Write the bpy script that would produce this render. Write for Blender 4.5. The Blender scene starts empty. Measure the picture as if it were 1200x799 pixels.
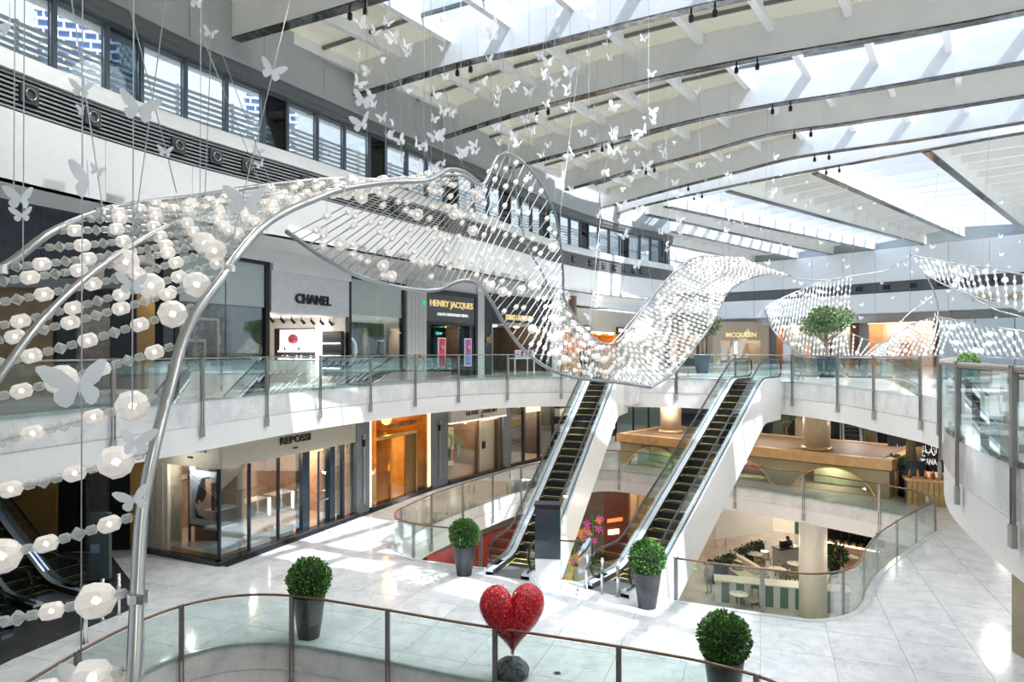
import bpy, bmesh, math, random
from mathutils import Vector, Matrix
from mathutils.geometry import tessellate_polygon
random.seed(7)
SC = bpy.context.scene
COL = SC.collection
# ------------------------------------------------------------------ camera
F = 800.0; HZ = 410.0; EYE = 6.75
cam_d = bpy.data.cameras.new('camera'); cam = bpy.data.objects.new('camera', cam_d); COL.objects.link(cam)
cam.location = (0, 0, EYE); cam.rotation_euler = (math.pi/2, 0, 0)
cam_d.sensor_width = 36; cam_d.lens = 24; cam_d.shift_y = (HZ-399.5)/1200; cam_d.clip_end = 600; cam_d.clip_start = .05
SC.camera = cam
# ------------------------------------------------------------------ world, sun, exposure
W = bpy.data.worlds.new('sky'); SC.world = W; W.use_nodes = True
wn = W.node_tree.nodes; wl = W.node_tree.links; wn.clear()
wo = wn.new('ShaderNodeOutputWorld'); wb = wn.new('ShaderNodeBackground')
wb.inputs[0].default_value = (.78, .88, 1.0, 1); wb.inputs[1].default_value = 1.15
wl.new(wb.outputs[0], wo.inputs[0])
sun_d = bpy.data.lights.new('sun', 'SUN'); sun = bpy.data.objects.new('sun', sun_d); COL.objects.link(sun)
sun_d.energy = 8.0; sun_d.angle = .009; sun_d.color = (1, .96, .9)
sun.rotation_euler = Vector((-.48, .536, -1)).to_track_quat('-Z', 'Y').to_euler(); sun.location = (10, -20, 60)
SC.view_settings.view_transform = 'Standard'; SC.view_settings.look = 'None'
SC.view_settings.exposure = 0.32; SC.view_settings.gamma = 1.0; SC.view_settings.use_curve_mapping = False
SC.cycles.use_denoising = True; SC.cycles.max_bounces = 7; SC.cycles.diffuse_bounces = 4
SC.cycles.glossy_bounces = 3; SC.cycles.transmission_bounces = 4; SC.cycles.transparent_max_bounces = 40
SC.cycles.sample_clamp_indirect = 6; SC.cycles.caustics_reflective = False; SC.cycles.caustics_refractive = False
# ------------------------------------------------------------------ helpers
def P(px, py, z=0.0):                      # ground-plane survey: picture point on the level z
    y = F*(EYE-z)/(py-HZ); return Vector(((px-600)/F*y, y, z))
def A(px, py, y):                          # picture point at depth y
    return Vector(((px-600)/F*y, y, EYE-(py-HZ)*y/F))
_WM = {}
def wm(o): return _WM.get(o.name, Matrix.Identity(4)) if o else Matrix.Identity(4)
def props(o, label=None, cat=None, group=None, kind=None):
    if label: o['label'] = label
    if cat: o['category'] = cat
    if group: o['group'] = group
    if kind: o['kind'] = kind
    return o
def thing(name, loc, rz=0, label=None, cat=None, group=None, kind=None):
    o = bpy.data.objects.new(name, None); COL.objects.link(o); o.empty_display_size = .2
    o.location = loc; o.rotation_euler = (0, 0, rz)
    _WM[o.name] = Matrix.Translation(Vector(loc)) @ Matrix.Rotation(rz, 4, 'Z')
    return props(o, label, cat, group, kind)
def copytree(o, loc, rz=0, parent=None, scale=None):
    c = o.copy(); COL.objects.link(c)
    if parent is None:
        c.location = loc; c.rotation_euler = (0, 0, rz)
        if scale: c.scale = (scale,)*3
        _WM[c.name] = Matrix.Translation(Vector(loc)) @ Matrix.Rotation(rz, 4, 'Z')
    else: c.parent = parent
    for ch in list(o.children): copytree(ch, None, 0, c)
    return c
def link(name, me, parent=None, M=None, **kw):
    o = bpy.data.objects.new(name, me); COL.objects.link(o)
    if parent is not None: o.parent = parent
    if M is not None: o.matrix_local = M
    _WM[o.name] = wm(parent) @ (M if M is not None else Matrix.Identity(4))
    return props(o, **kw)
class MB:
    def __init__(s, M=None): s.v = []; s.f = []; s.m = []; s.M = M or Matrix.Identity(4); s.cm = 0
    def add(s, vs, fs, m=None):
        n = len(s.v); s.v += [tuple(s.M @ Vector(v)) for v in vs]
        s.f += [tuple(n+i for i in f) for f in fs]; s.m += [s.cm if m is None else m]*len(fs); return s
    def box(s, x0, y0, z0, x1, y1, z1, m=None):
        vs = [(x0,y0,z0),(x1,y0,z0),(x1,y1,z0),(x0,y1,z0),(x0,y0,z1),(x1,y0,z1),(x1,y1,z1),(x0,y1,z1)]
        return s.add(vs, [(0,3,2,1),(4,5,6,7),(0,1,5,4),(1,2,6,5),(2,3,7,6),(3,0,4,7)], m)
    def cbox(s, c, d, m=None): return s.box(c[0]-d[0]/2, c[1]-d[1]/2, c[2]-d[2]/2, c[0]+d[0]/2, c[1]+d[1]/2, c[2]+d[2]/2, m)
    def bar(s, a, b, w, h, m=None):         # box bar from a to b, w across, h high
        a = Vector(a); b = Vector(b); d = (b-a).normalized()
        up = Vector((0,0,1)) if abs(d.z) < .99 else Vector((0,1,0))
        x = d.cross(up).normalized(); y = x.cross(d).normalized()
        vs = [p+x*(sx*w/2)+y*(sy*h/2) for p in (a, b) for sx, sy in ((-1,-1),(1,-1),(1,1),(-1,1))]
        return s.add(vs, [(0,1,2,3),(7,6,5,4),(0,4,5,1),(1,5,6,2),(2,6,7,3),(3,7,4,0)], m)
    def tube(s, pts, r, n=8, m=None, cap=True, closed=False):
        pts = [Vector(p) for p in pts]; k = len(pts); vs = []; fs = []
        rr = r if isinstance(r, (list, tuple)) else [r]*k
        for i, p in enumerate(pts):
            if closed: d = pts[(i+1) % k]-pts[i-1]
            else: d = pts[min(i+1, k-1)]-pts[max(i-1, 0)]
            d = d.normalized() if d.length > 1e-9 else Vector((0,0,1))
            up = Vector((0,0,1)) if abs(d.z) < .98 else Vector((0,1,0))
            x = d.cross(up).normalized(); y = x.cross(d)
            for j in range(n):
                a = 2*math.pi*j/n; vs.append(p+(x*math.cos(a)+y*math.sin(a))*rr[i])
        for i in range(k if closed else k-1):
            a0 = i*n; b0 = ((i+1) % k)*n
            for j in range(n): fs.append((a0+j, a0+(j+1) % n, b0+(j+1) % n, b0+j))
        if cap and not closed: fs += [tuple(range(n-1, -1, -1)), tuple((k-1)*n+j for j in range(n))]
        return s.add(vs, fs, m)
    def lathe(s, prof, n=16, c=(0,0,0), m=None, cap=True):
        vs = []; fs = []
        for r, z in prof:
            for j in range(n):
                a = 2*math.pi*j/n; vs.append((c[0]+r*math.cos(a), c[1]+r*math.sin(a), c[2]+z))
        for i in range(len(prof)-1):
            for j in range(n): fs.append((i*n+j, i*n+(j+1) % n, (i+1)*n+(j+1) % n, (i+1)*n+j))
        if cap: fs += [tuple(range(n-1, -1, -1)), tuple((len(prof)-1)*n+j for j in range(n))]
        return s.add(vs, fs, m)
    def cyl(s, c, r, h, n=12, m=None): return s.lathe([(r, 0), (r, h)], n, c, m)
    def ball(s, c, r, n=8, k=5, m=None, sz=1.0):
        pr = [(max(.001, r*math.sin(math.pi*i/k)), -r*sz*math.cos(math.pi*i/k)) for i in range(k+1)]
        return s.lathe(pr, n, c, m, cap=False)
    def prism(s, poly, z0, z1, m=None, top=None):   # poly: 2D, may be concave
        n = len(poly); vs = [(x, y, z0) for x, y in poly]+[(x, y, z1) for x, y in poly]
        t = tessellate_polygon([[Vector((x, y, 0)) for x, y in poly]])
        ar = sum(poly[i][0]*poly[(i+1) % n][1]-poly[(i+1) % n][0]*poly[i][1] for i in range(n))
        q = [(i, (i+1) % n, n+(i+1) % n, n+i) for i in range(n)]
        if ar < 0: q = [f[::-1] for f in q]
        s.add(vs, q, m); n0 = len(s.v)-2*n
        def up(f, w):
            a, b, c = (vs[i] for i in f); cr = (b[0]-a[0])*(c[1]-a[1])-(b[1]-a[1])*(c[0]-a[0])
            return f if (cr > 0) == w else f[::-1]
        for f in t:
            s.f.append(tuple(n0+i for i in up(tuple(f), False))); s.m.append(s.cm if m is None else m)
            s.f.append(tuple(n0+n+i for i in up(tuple(f), True))); s.m.append((s.cm if m is None else m) if top is None else top)
        return s
    def vprism(s, poly, y0, y1, m=None):   # poly in x,z ; thick along y
        M0 = s.M; s.M = M0 @ Matrix(((1,0,0,0),(0,0,-1,0),(0,1,0,0),(0,0,0,1))); s.prism(poly, -y1, -y0, m); s.M = M0; return s
    def sweep(s, path, prof, m=None, closed=False, capped=True):   # path 2D list, profile [(offset to the left of travel, z)], closed profile
        n = len(prof); k = len(path); vs = []; fs = []
        for i in range(k):
            a = Vector(path[i-1]) if (i > 0 or closed) else Vector(path[0])
            b = Vector(path[(i+1) % k]) if (i < k-1 or closed) else Vector(path[-1])
            d = (b-a).normalized(); nx, ny = -d.y, d.x
            for o, z in prof: vs.append((path[i][0]+nx*o, path[i][1]+ny*o, z))
        for i in range(k if closed else k-1):
            a0 = i*n; b0 = ((i+1) % k)*n
            for j in range(n): fs.append((a0+j, b0+j, b0+(j+1) % n, a0+(j+1) % n))
        if capped and not closed: fs += [tuple(range(n)), tuple((k-1)*n+j for j in range(n-1, -1, -1))]
        return s.add(vs, fs, m)
    def mesh(s, name, mats, smooth=False):
        me = bpy.data.meshes.new(name); me.from_pydata(s.v, [], s.f)
        for mt in (mats if isinstance(mats, (list, tuple)) else [mats]): me.materials.append(mt)
        if any(s.m): me.polygons.foreach_set('material_index', s.m)
        if smooth: me.polygons.foreach_set('use_smooth', [True]*len(me.polygons))
        me.update(); return me
    def build(s, name, mats, parent=None, smooth=False, world=False, **kw):   # world: vertices are world coordinates
        if world and parent is not None:
            I = wm(parent).inverted(); s.v = [tuple(I @ Vector(v)) for v in s.v]
        return link(name, s.mesh(name, mats, smooth), parent, None, **kw)
def recalc(me):
    bm = bmesh.new(); bm.from_mesh(me); bmesh.ops.recalc_face_normals(bm, faces=bm.faces); bm.to_mesh(me); bm.free()
def crom(pts, n=8, closed=False):          # Catmull-Rom
    pts = [Vector(p) for p in pts]; k = len(pts); out = []
    for i in range(k if closed else k-1):
        p0 = pts[i-1] if (i > 0 or closed) else pts[0]*2-pts[1]
        p1 = pts[i]; p2 = pts[(i+1) % k]
        p3 = pts[(i+2) % k] if (i+2 < k or closed) else p2*2-p1
        for j in range(n):
            t = j/n
            out.append(.5*((2*p1)+(p2-p0)*t+(2*p0-5*p1+4*p2-p3)*t*t+(3*p1-p0-3*p2+p3)*t**3))
    if not closed: out.append(pts[-1].copy())
    return out
def arc(pts):                               # cumulative lengths
    L = [0.0]
    for a, b in zip(pts, pts[1:]): L.append(L[-1]+(Vector(b)-Vector(a)).length)
    return L
def at_len(pts, L, d):
    d = min(max(d, 0), L[-1]); i = 0
    lo, hi = 0, len(L)-1
    while hi-lo > 1:
        mid = (lo+hi)//2
        if L[mid] <= d: lo = mid
        else: hi = mid
    t = (d-L[lo])/max(L[hi]-L[lo], 1e-9)
    return Vector(pts[lo]).lerp(Vector(pts[hi]), t)
def resample(pts, n):
    L = arc(pts); return [at_len(pts, L, L[-1]*i/n) for i in range(n+1)]
def sub_path(pts, d0, d1, step=.5):
    L = arc(pts); n = max(1, int(math.ceil((d1-d0)/step)))
    return [at_len(pts, L, d0+(d1-d0)*i/n) for i in range(n+1)]
# ------------------------------------------------------------------ materials
def NT(name):
    m = bpy.data.materials.new(name); m.use_nodes = True; n = m.node_tree.nodes; n.clear()
    o = n.new('ShaderNodeOutputMaterial'); return m, n, m.node_tree.links, o
def pm(name, col, rough=.5, metal=0.0, var=.06, scale=6.0, bump=0.0, emit=0.0, ecol=None, spec=.5, coat=0.0):
    m, n, l, o = NT(name); b = n.new('ShaderNodeBsdfPrincipled'); l.new(b.outputs[0], o.inputs[0])
    tc = n.new('ShaderNodeTexCoord'); nz = n.new('ShaderNodeTexNoise'); nz.inputs['Scale'].default_value = scale; nz.inputs['Detail'].default_value = 3
    l.new(tc.outputs['Object'], nz.inputs['Vector'])
    cr = n.new('ShaderNodeValToRGB'); l.new(nz.outputs[0], cr.inputs[0])
    cr.color_ramp.elements[0].position = .3; cr.color_ramp.elements[1].position = .7
    cr.color_ramp.elements[0].color = (*[max(0, c*(1-var)) for c in col], 1); cr.color_ramp.elements[1].color = (*[min(1, c*(1+var)) for c in col], 1)
    l.new(cr.outputs[0], b.inputs['Base Color'])
    b.inputs['Roughness'].default_value = rough; b.inputs['Metallic'].default_value = metal
    b.inputs['Specular IOR Level'].default_value = spec; b.inputs['Coat Weight'].default_value = coat
    if bump:
        bp = n.new('ShaderNodeBump'); bp.inputs['Strength'].default_value = bump; bp.inputs['Distance'].default_value = .02
        l.new(nz.outputs[0], bp.inputs['Height']); l.new(bp.outputs[0], b.inputs['Normal'])
    if emit:
        b.inputs['Emission Color'].default_value = (*(ecol or col), 1); b.inputs['Emission Strength'].default_value = emit
    return m
def glass(name, tint=(.88,.95,.94), refl=.35, rough=.02, milk=0.0, milkcol=(.9,.9,.85)):
    m, n, l, o = NT(name); t = n.new('ShaderNodeBsdfTransparent'); t.inputs[0].default_value = (*tint, 1)
    g = n.new('ShaderNodeBsdfGlossy'); g.inputs['Roughness'].default_value = rough; g.inputs[0].default_value = (.95,1,1,1)
    fr = n.new('ShaderNodeFresnel'); fr.inputs[0].default_value = 1.45
    mul = n.new('ShaderNodeMath'); mul.operation = 'MULTIPLY'; mul.inputs[1].default_value = refl*2; mul.use_clamp = True; l.new(fr.outputs[0], mul.inputs[0])
    mx = n.new('ShaderNodeMixShader'); l.new(mul.outputs[0], mx.inputs[0]); l.new(g.outputs[0], mx.inputs[2])
    if milk:
        d = n.new('ShaderNodeBsdfTranslucent'); d.inputs[0].default_value = (*milkcol, 1)
        d2 = n.new('ShaderNodeBsdfDiffuse'); d2.inputs[0].default_value = (*milkcol, 1)
        ad = n.new('ShaderNodeMixShader'); ad.inputs[0].default_value = .35; l.new(d.outputs[0], ad.inputs[1]); l.new(d2.outputs[0], ad.inputs[2])
        m2 = n.new('ShaderNodeMixShader'); m2.inputs[0].default_value = milk; l.new(t.outputs[0], m2.inputs[1]); l.new(ad.outputs[0], m2.inputs[2]); l.new(m2.outputs[0], mx.inputs[1])
    else: l.new(t.outputs[0], mx.inputs[1])
    l.new(mx.outputs[0], o.inputs[0]); return m
def marble(name, base=(.80,.82,.84), vein=(.42,.45,.49), rough=.1, scale=.55, amt=.5):
    m, n, l, o = NT(name); b = n.new('ShaderNodeBsdfPrincipled'); l.new(b.outputs[0], o.inputs[0])
    g = n.new('ShaderNodeNewGeometry'); oi = n.new('ShaderNodeObjectInfo')
    sc = n.new('ShaderNodeVectorMath'); sc.operation = 'SCALE'; sc.inputs['Scale'].default_value = 40; 
    cmb = n.new('ShaderNodeCombineXYZ'); l.new(oi.outputs['Random'], cmb.inputs[0]); l.new(oi.outputs['Random'], cmb.inputs[2])
    l.new(cmb.outputs[0], sc.inputs[0]); ad = n.new('ShaderNodeVectorMath'); ad.operation = 'ADD'
    l.new(g.outputs['Position'], ad.inputs[0]); l.new(sc.outputs[0], ad.inputs[1])
    nz = n.new('ShaderNodeTexNoise'); nz.inputs['Scale'].default_value = scale; nz.inputs['Detail'].default_value = 8; nz.inputs['Distortion'].default_value = 1.6
    l.new(ad.outputs[0], nz.inputs['Vector'])
    s1 = n.new('ShaderNodeMath'); s1.operation = 'SUBTRACT'; s1.inputs[1].default_value = .5; l.new(nz.outputs[0], s1.inputs[0])
    s2 = n.new('ShaderNodeMath'); s2.operation = 'ABSOLUTE'; l.new(s1.outputs[0], s2.inputs[0])
    cr = n.new('ShaderNodeValToRGB'); l.new(s2.outputs[0], cr.inputs[0]); e = cr.color_ramp.elements
    e[0].position = 0; e[0].color = (*[v*(1-amt)+w*amt for v, w in zip(base, vein)][:3], 1); e[0].color = (*[bb*(1-amt)+vv*amt for bb, vv in zip(base, vein)], 1)
    e[1].position = .022; e[1].color = (*base, 1)
    n2 = n.new('ShaderNodeTexNoise'); n2.inputs['Scale'].default_value = scale*2.3; n2.inputs['Detail'].default_value = 5; l.new(ad.outputs[0], n2.inputs['Vector'])
    c2 = n.new('ShaderNodeValToRGB'); l.new(n2.outputs[0], c2.inputs[0]); c2.color_ramp.elements[0].position = .3; c2.color_ramp.elements[1].position = .62
    c2.color_ramp.elements[0].color = (.80,.82,.85,1); c2.color_ramp.elements[1].color = (1,1,1,1)
    mx = n.new('ShaderNodeMixRGB'); mx.blend_type = 'MULTIPLY'; mx.inputs[0].default_value = 1; l.new(cr.outputs[0], mx.inputs[1]); l.new(c2.outputs[0], mx.inputs[2])
    l.new(mx.outputs[0], b.inputs['Base Color']); b.inputs['Roughness'].default_value = rough; return m
def leafmat(name, c1, c2):
    m, n, l, o = NT(name); b = n.new('ShaderNodeBsdfPrincipled'); l.new(b.outputs[0], o.inputs[0])
    g = n.new('ShaderNodeNewGeometry'); cr = n.new('ShaderNodeValToRGB'); l.new(g.outputs['Random Per Island'], cr.inputs[0])
    cr.color_ramp.elements[0].color = (*c1, 1); cr.color_ramp.elements[1].color = (*c2, 1)
    l.new(cr.outputs[0], b.inputs['Base Color']); b.inputs['Roughness'].default_value = .5; return m
WHITE = pm('white_paint', (.82,.84,.85), .35, var=.02)
WSTONE = marble('white_stone', (.80,.82,.83), (.5,.53,.56), .14, .8, .3)
BEAMW = pm('beam_white', (.90,.91,.91), .3, var=.02, scale=2)
GREYW = pm('grey_panel', (.42,.45,.46), .5, var=.03)
MIRROR = pm('polished_soffit', (.55,.52,.48), .12, 1.0, var=.3, scale=3)
MARBLE = marble('marble_floor', (.84,.86,.89), (.34,.38,.43), .12, .9, .28)
JOINT = pm('joint_grout', (.38,.4,.42), .7)
DARKST = pm('dark_stone', (.06,.065,.07), .15, var=.2, scale=3)
TANFLOOR = pm('warm_stone_floor', (.55,.48,.42), .12, var=.12, scale=1.2)
STEEL = pm('brushed_steel', (.62,.63,.64), .28, 1.0, var=.05, scale=20)
CHROME = pm('chrome', (.8,.8,.8), .1, 1.0, var=.02)
POST = pm('post_metal', (.33,.32,.31), .35, .85, var=.05)
BRONZE = pm('bronze_rail', (.20,.13,.09), .3, .6, var=.08)
BLACK = pm('black_metal', (.018,.019,.022), .35, .3, var=.1)
NAVY = pm('navy_frame', (.02,.035,.055), .3, .2, var=.1)
BLKSTONE = pm('black_granite', (.03,.032,.035), .12, var=.35, scale=30)
GLASS = glass('balustrade_glass', (.90,.965,.95), .28)
SHOPG = glass('shop_glass', (.92,.94,.94), .3)
GREENG = pm('glass_edge', (.25,.42,.38), .1, var=.05)
# ================================================================== LARGE STRUCTURE
Z2, Z0, FAS = 5.4, -5.4, 1.45
def v2(p): return Vector((p[0], p[1]))
def c2(pts, n=6, closed=False): return [(p.x, p.y) for p in crom([Vector((a, b, 0)) for a, b in pts], n, closed)]
# edges surveyed in plan (metres)
L2_LEFT = c2([(-11.6,2), (-11.2,8), (-10.4,13.4), (-8.7,18.7), (-7.05,23.8), (-5.1,27.6), (-2.9,31.0), (-.2,33.1), (3.1,33.9), (8.0,33.2)], 6)
L2_FAR = c2([(8.0,33.2), (10.3,31.6), (12.0,29.3), (12.65,26.3), (12.5,23.3), (12.4,20.6)], 5)
L2_NEARR = c2([(12.4,20.6), (11.6,17.8), (9.4,14.8), (8.0,12.6), (7.1,10.8), (6.15,8.2), (5.4,5.2), (5.1,.9)], 6)
L2_HOLE = L2_LEFT+L2_FAR[1:]+L2_NEARR[1:]+[(-11.6,.9)]
NEAR_V = c2([(-8.6,2), (-8.4,8), (-8.25,11.9), (-7.75,14.3), (-6.8,15.5), (-5.3,15.75), (-3.1,15.0), (-.9,14.1), (2.1,13.0), (3.8,12.2), (4.7,11.3), (5.1,9.8), (5.2,2)], 6)
MV_LEFT = c2([(.0,21.0), (-1.0,21.2), (-1.9,21.5), (-3.05,22.0), (-3.85,22.7), (-4.1,23.5), (-3.95,24.4), (-3.3,26.3), (-2.3,28.4), (-1.25,30.3), (0,32.4), (1.7,34.6), (3.2,36.9)], 5)
MV_FAR = c2([(3.2,36.9), (4.8,38.3), (6.4,38), (8.5,35.9), (11,33.8), (12.9,31.9), (14.4,30.1), (15.6,28.4), (16.25,26.9), (15.9,25.5)], 5)
MV_RIGHT = c2([(15.9,25.5), (14.4,24.1), (12.7,22.4), (11.2,20.8), (10.0,19.2), (9.35,18.2), (8.6,17.45), (7.6,17.1), (6.65,17.4), (5.35,17.95), (4.4,18.4)], 5)
MV_HOLE = MV_LEFT+MV_FAR[1:]+MV_RIGHT[1:]+[(3.75,19.1), (3.45,20.25), (2.55,20.65), (1.95,19.9), (1.3,20.1), (.75,21.0), (.4,21.6)]
UPW = c2([(-12.2,4), (-11.6,8), (-10.2,13.65), (-8.7,17.6), (-6.8,21), (-3.9,26.2), (-.6,32.0), (2.7,38.4), (6.6,43.8), (10.2,47.4), (11.7,49.6), (11.5,52.2), (9,54.5), (4,55)], 6)
SHOP = [(-9.26,21.6), (-6.8,27.1), (-4.1,33.3), (0,40), (2.4,43.2), (5.6,47.2), (11.1,55.6), (12.4,58.5)]
def shop_at(px):                            # point of the shop line seen in picture column px
    k = (px-600)/F
    for a, b in zip(SHOP, SHOP[1:]):
        da = a[0]-k*a[1]; db = b[0]-k*b[1]
        if (da <= 0 <= db) or (da >= 0 >= db):
            t = da/(da-db); return (a[0]+(b[0]-a[0])*t, a[1]+(b[1]-a[1])*t)
    a, b = (SHOP[0], SHOP[1]) if px < 300 else (SHOP[-2], SHOP[-1])
    da = a[0]-k*a[1]; db = b[0]-k*b[1]; t = da/(da-db); return (a[0]+(b[0]-a[0])*t, a[1]+(b[1]-a[1])*t)
OUTER = [(-30,-6), (48,-6), (48,82), (-30,82)]
def slab_mesh(name, outer, holes, z0, z1, mats):
    loops = [outer]+holes; vs = []; idx = []
    polys = [[Vector((x, y, 0)) for x, y in lp] for lp in loops]
    tri = tessellate_polygon(polys); flat = [p for lp in loops for p in lp]; n = len(flat)
    mb = MB(); V = [(x, y, z0) for x, y in flat]+[(x, y, z1) for x, y in flat]; fs = []; ms = []
    for f in tri:
        a, b, c = (flat[i] for i in f); cr = (b[0]-a[0])*(c[1]-a[1])-(b[1]-a[1])*(c[0]-a[0])
        g = tuple(f) if cr > 0 else tuple(f)[::-1]
        fs.append(tuple(n+i for i in g)); ms.append(0); fs.append(g[::-1]); ms.append(1)
    o = 0
    for lp in loops:
        k = len(lp)
        for i in range(k): fs.append((o+i, o+(i+1) % k, n+o+(i+1) % k, n+o+i)); ms.append(1)
        o += k
    mb.v = V; mb.f = fs; mb.m = ms
    return mb.mesh(name, mats)
def inside(p, poly):
    x, y = p; c = False; n = len(poly)
    for i in range(n):
        x1, y1 = poly[i]; x2, y2 = poly[i-1]
        if (y1 > y) != (y2 > y) and x < (x2-x1)*(y-y1)/(y2-y1)+x1: c = not c
    return c
DARKFL = [(-9.75,18.25), (-10.9,14.9), (-11.6,11), (-24,11), (-24,24), (-13.3,22.6)]
# ---- level 1 floor
floor = link('floor', slab_mesh('floor', OUTER, [NEAR_V, MV_HOLE], -1.2, -.012, [JOINT, WHITE]), kind='structure')
def tile_floor(parent, region, z, ang, size, gap, okfn, mats, name='tile', origin=(0, 0), limit=300):
    """cuts the floor outline (with its openings) into slabs with open joints, each an object"""
    outer, holes = region
    polys = [[Vector((x, y, 0)) for x, y in lp] for lp in [outer]+holes]
    flat = [p for lp in polys for p in lp]; tri = tessellate_polygon(polys)
    bm = bmesh.new(); vv = [bm.verts.new(p) for p in flat]
    for f in tri:
        try: bm.faces.new([vv[i] for i in f])
        except ValueError: pass
    ca, sa = math.cos(ang), math.sin(ang); ex = Vector((ca, sa, 0)); ey = Vector((-sa, ca, 0)); O = Vector((*origin, 0))
    ss = [(ex.dot(p-O), ey.dot(p-O)) for p in polys[0]]
    for ax, lo, hi in ((ex, min(a for a, b in ss), max(a for a, b in ss)), (ey, min(b for a, b in ss), max(b for a, b in ss))):
        for i in range(int(lo//size), int(hi//size)+2):
            for e in (-gap/2, gap/2):
                bmesh.ops.bisect_plane(bm, geom=bm.verts[:]+bm.edges[:]+bm.faces[:], plane_co=O+ax*(i*size+e), plane_no=ax, dist=1e-5)
    cells = {}
    for f in bm.faces:
        c = f.calc_center_median()-O; a = ex.dot(c)/size; b = ey.dot(c)/size
        fa, fb = a-math.floor(a), b-math.floor(b); g = gap/2/size*.99
        if fa < g or fa > 1-g or fb < g or fb > 1-g: continue
        cells.setdefault((math.floor(a), math.floor(b)), []).append([v.co.copy() for v in f.verts])
    n = 0
    order = sorted(cells, key=lambda k: ((O+ex*(k[0]+.5)*size+ey*(k[1]+.5)*size).length))
    rest = MB()
    for k in order:
        fs = cells[k]; ctr = O+ex*(k[0]+.5)*size+ey*(k[1]+.5)*size
        bm2 = bmesh.new()
        for f in fs:
            try: bm2.faces.new([bm2.verts.new((p.x-ctr.x, p.y-ctr.y, 0)) for p in f])
            except ValueError: pass
        bmesh.ops.remove_doubles(bm2, verts=bm2.verts, dist=1e-4)
        bmesh.ops.dissolve_limit(bm2, angle_limit=.01, verts=bm2.verts, edges=bm2.edges)
        bmesh.ops.recalc_face_normals(bm2, faces=bm2.faces)
        for f in bm2.faces:
            if f.normal.z < 0: f.normal_flip()
        r = bmesh.ops.extrude_face_region(bm2, geom=bm2.faces[:])
        for e in r['geom']:
            if isinstance(e, bmesh.types.BMVert): e.co.z += .012
        if okfn(ctr) and n < limit:
            me = bpy.data.meshes.new(name); bm2.to_mesh(me)
            for mt in mats: me.materials.append(mt)
            link(name, me, parent, Matrix.Translation((ctr.x, ctr.y, z-.012))); n += 1
        else:
            bm2.verts.ensure_lookup_table(); bm2.verts.index_update()
            rest.add([(v.co.x+ctr.x, v.co.y+ctr.y, v.co.z+z-.012) for v in bm2.verts], [tuple(v.index for v in f.verts) for f in bm2.faces])
        bm2.free()
    if rest.v: rest.build(name, mats, parent, kind='stuff')
    bm.free()
TR = [(-14,8), (20,8), (26,40), (-2,44), (-9.26,21.6), (-13.3,22.6), (-14,20)]
def vis(c):
    px = 600+F*c.x/max(c.y, 1); py = HZ+F*EYE/max(c.y, 1)
    return -40 < px < 1240 and 590 < py < 860
LIGHTFL = [(-8.9,20.9), (-9.6,19.0), (-9.75,18.25), (-10.9,14.9), (-11.6,11), (-12,6), (22,6), (32,22), (32,47), (-.2,47)]
# a light area that reaches the shop fronts; its outline follows the dark border in front of them
SB = [(-9.26+.35, 21.6-.35), (-6.8+.4, 27.1-.2), (-4.1+.4, 33.3-.25), (.35, 39.8), (2.8, 43)]
LF = [(-9.75,18.25), (-10.9,14.9), (-11.6,11), (-12,6), (24,6), (34,22), (34,47), (5,47)]+SB[::-1]+[(-12.4,22.4), (-13.2,21.9)]
tile_floor(floor, (LF, [NEAR_V, MV_HOLE]), 0.0, math.radians(-20), 1.5, .014, vis, [MARBLE])
mb = MB(); mb.prism(DARKFL, -.013, 0.001); mb.build('dark_floor_panel', DARKST, floor)
mb = MB(); mb.prism([(-9.3,21.65), (-8.86,21.2), SB[1], SB[2], SB[3], SB[4], (5,47.2), (2.2,43.2), (-.2,40), (-4.3,33.3), (-7.0,27.1)], -.013, .02); mb.build('shop_plinth', BLKSTONE, floor)
# white kerbs round the openings and slab edge bands
def edge(path, z, name='edge_band', fas=FAS, parent=None, mat=None, side=1):
    """the slab's edge band; the void lies on the right of travel (side=1)"""
    s = side
    m = MB(); m.sweep(path, [(0*s, z+.02), (.16*s, z+.02), (.16*s, z-fas), (.30*s, z-fas), (.05*s+.0, z-fas*.54) if False else (.12*s, z-fas), (.02*s, z-fas*.55), (-.03*s, z-fas*.5), (-.03*s, z)], closed=False)
    o = m.build(name, mat or WSTONE, parent); recalc(o.data); return o
edge(NEAR_V, 0, fas=1.2, parent=floor); edge(MV_LEFT[4:], 0, fas=1.1, parent=floor); edge(MV_FAR, 0, fas=1.1, parent=floor); edge(MV_RIGHT, 0, fas=1.1, parent=floor)
gal = link('floor', slab_mesh('gallery_floor', OUTER, [L2_HOLE], Z2-FAS, Z2, [marble('gallery_marble', (.7,.73,.75), (.4,.45,.5), .12), WHITE]), kind='structure')
edge(L2_LEFT, Z2, parent=gal); edge(L2_FAR, Z2, parent=gal); edge(L2_NEARR, Z2, parent=gal)
link('floor', slab_mesh('lower_floor', OUTER, [], Z0-.3, Z0, [TANFLOOR, WHITE]), kind='structure')
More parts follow.
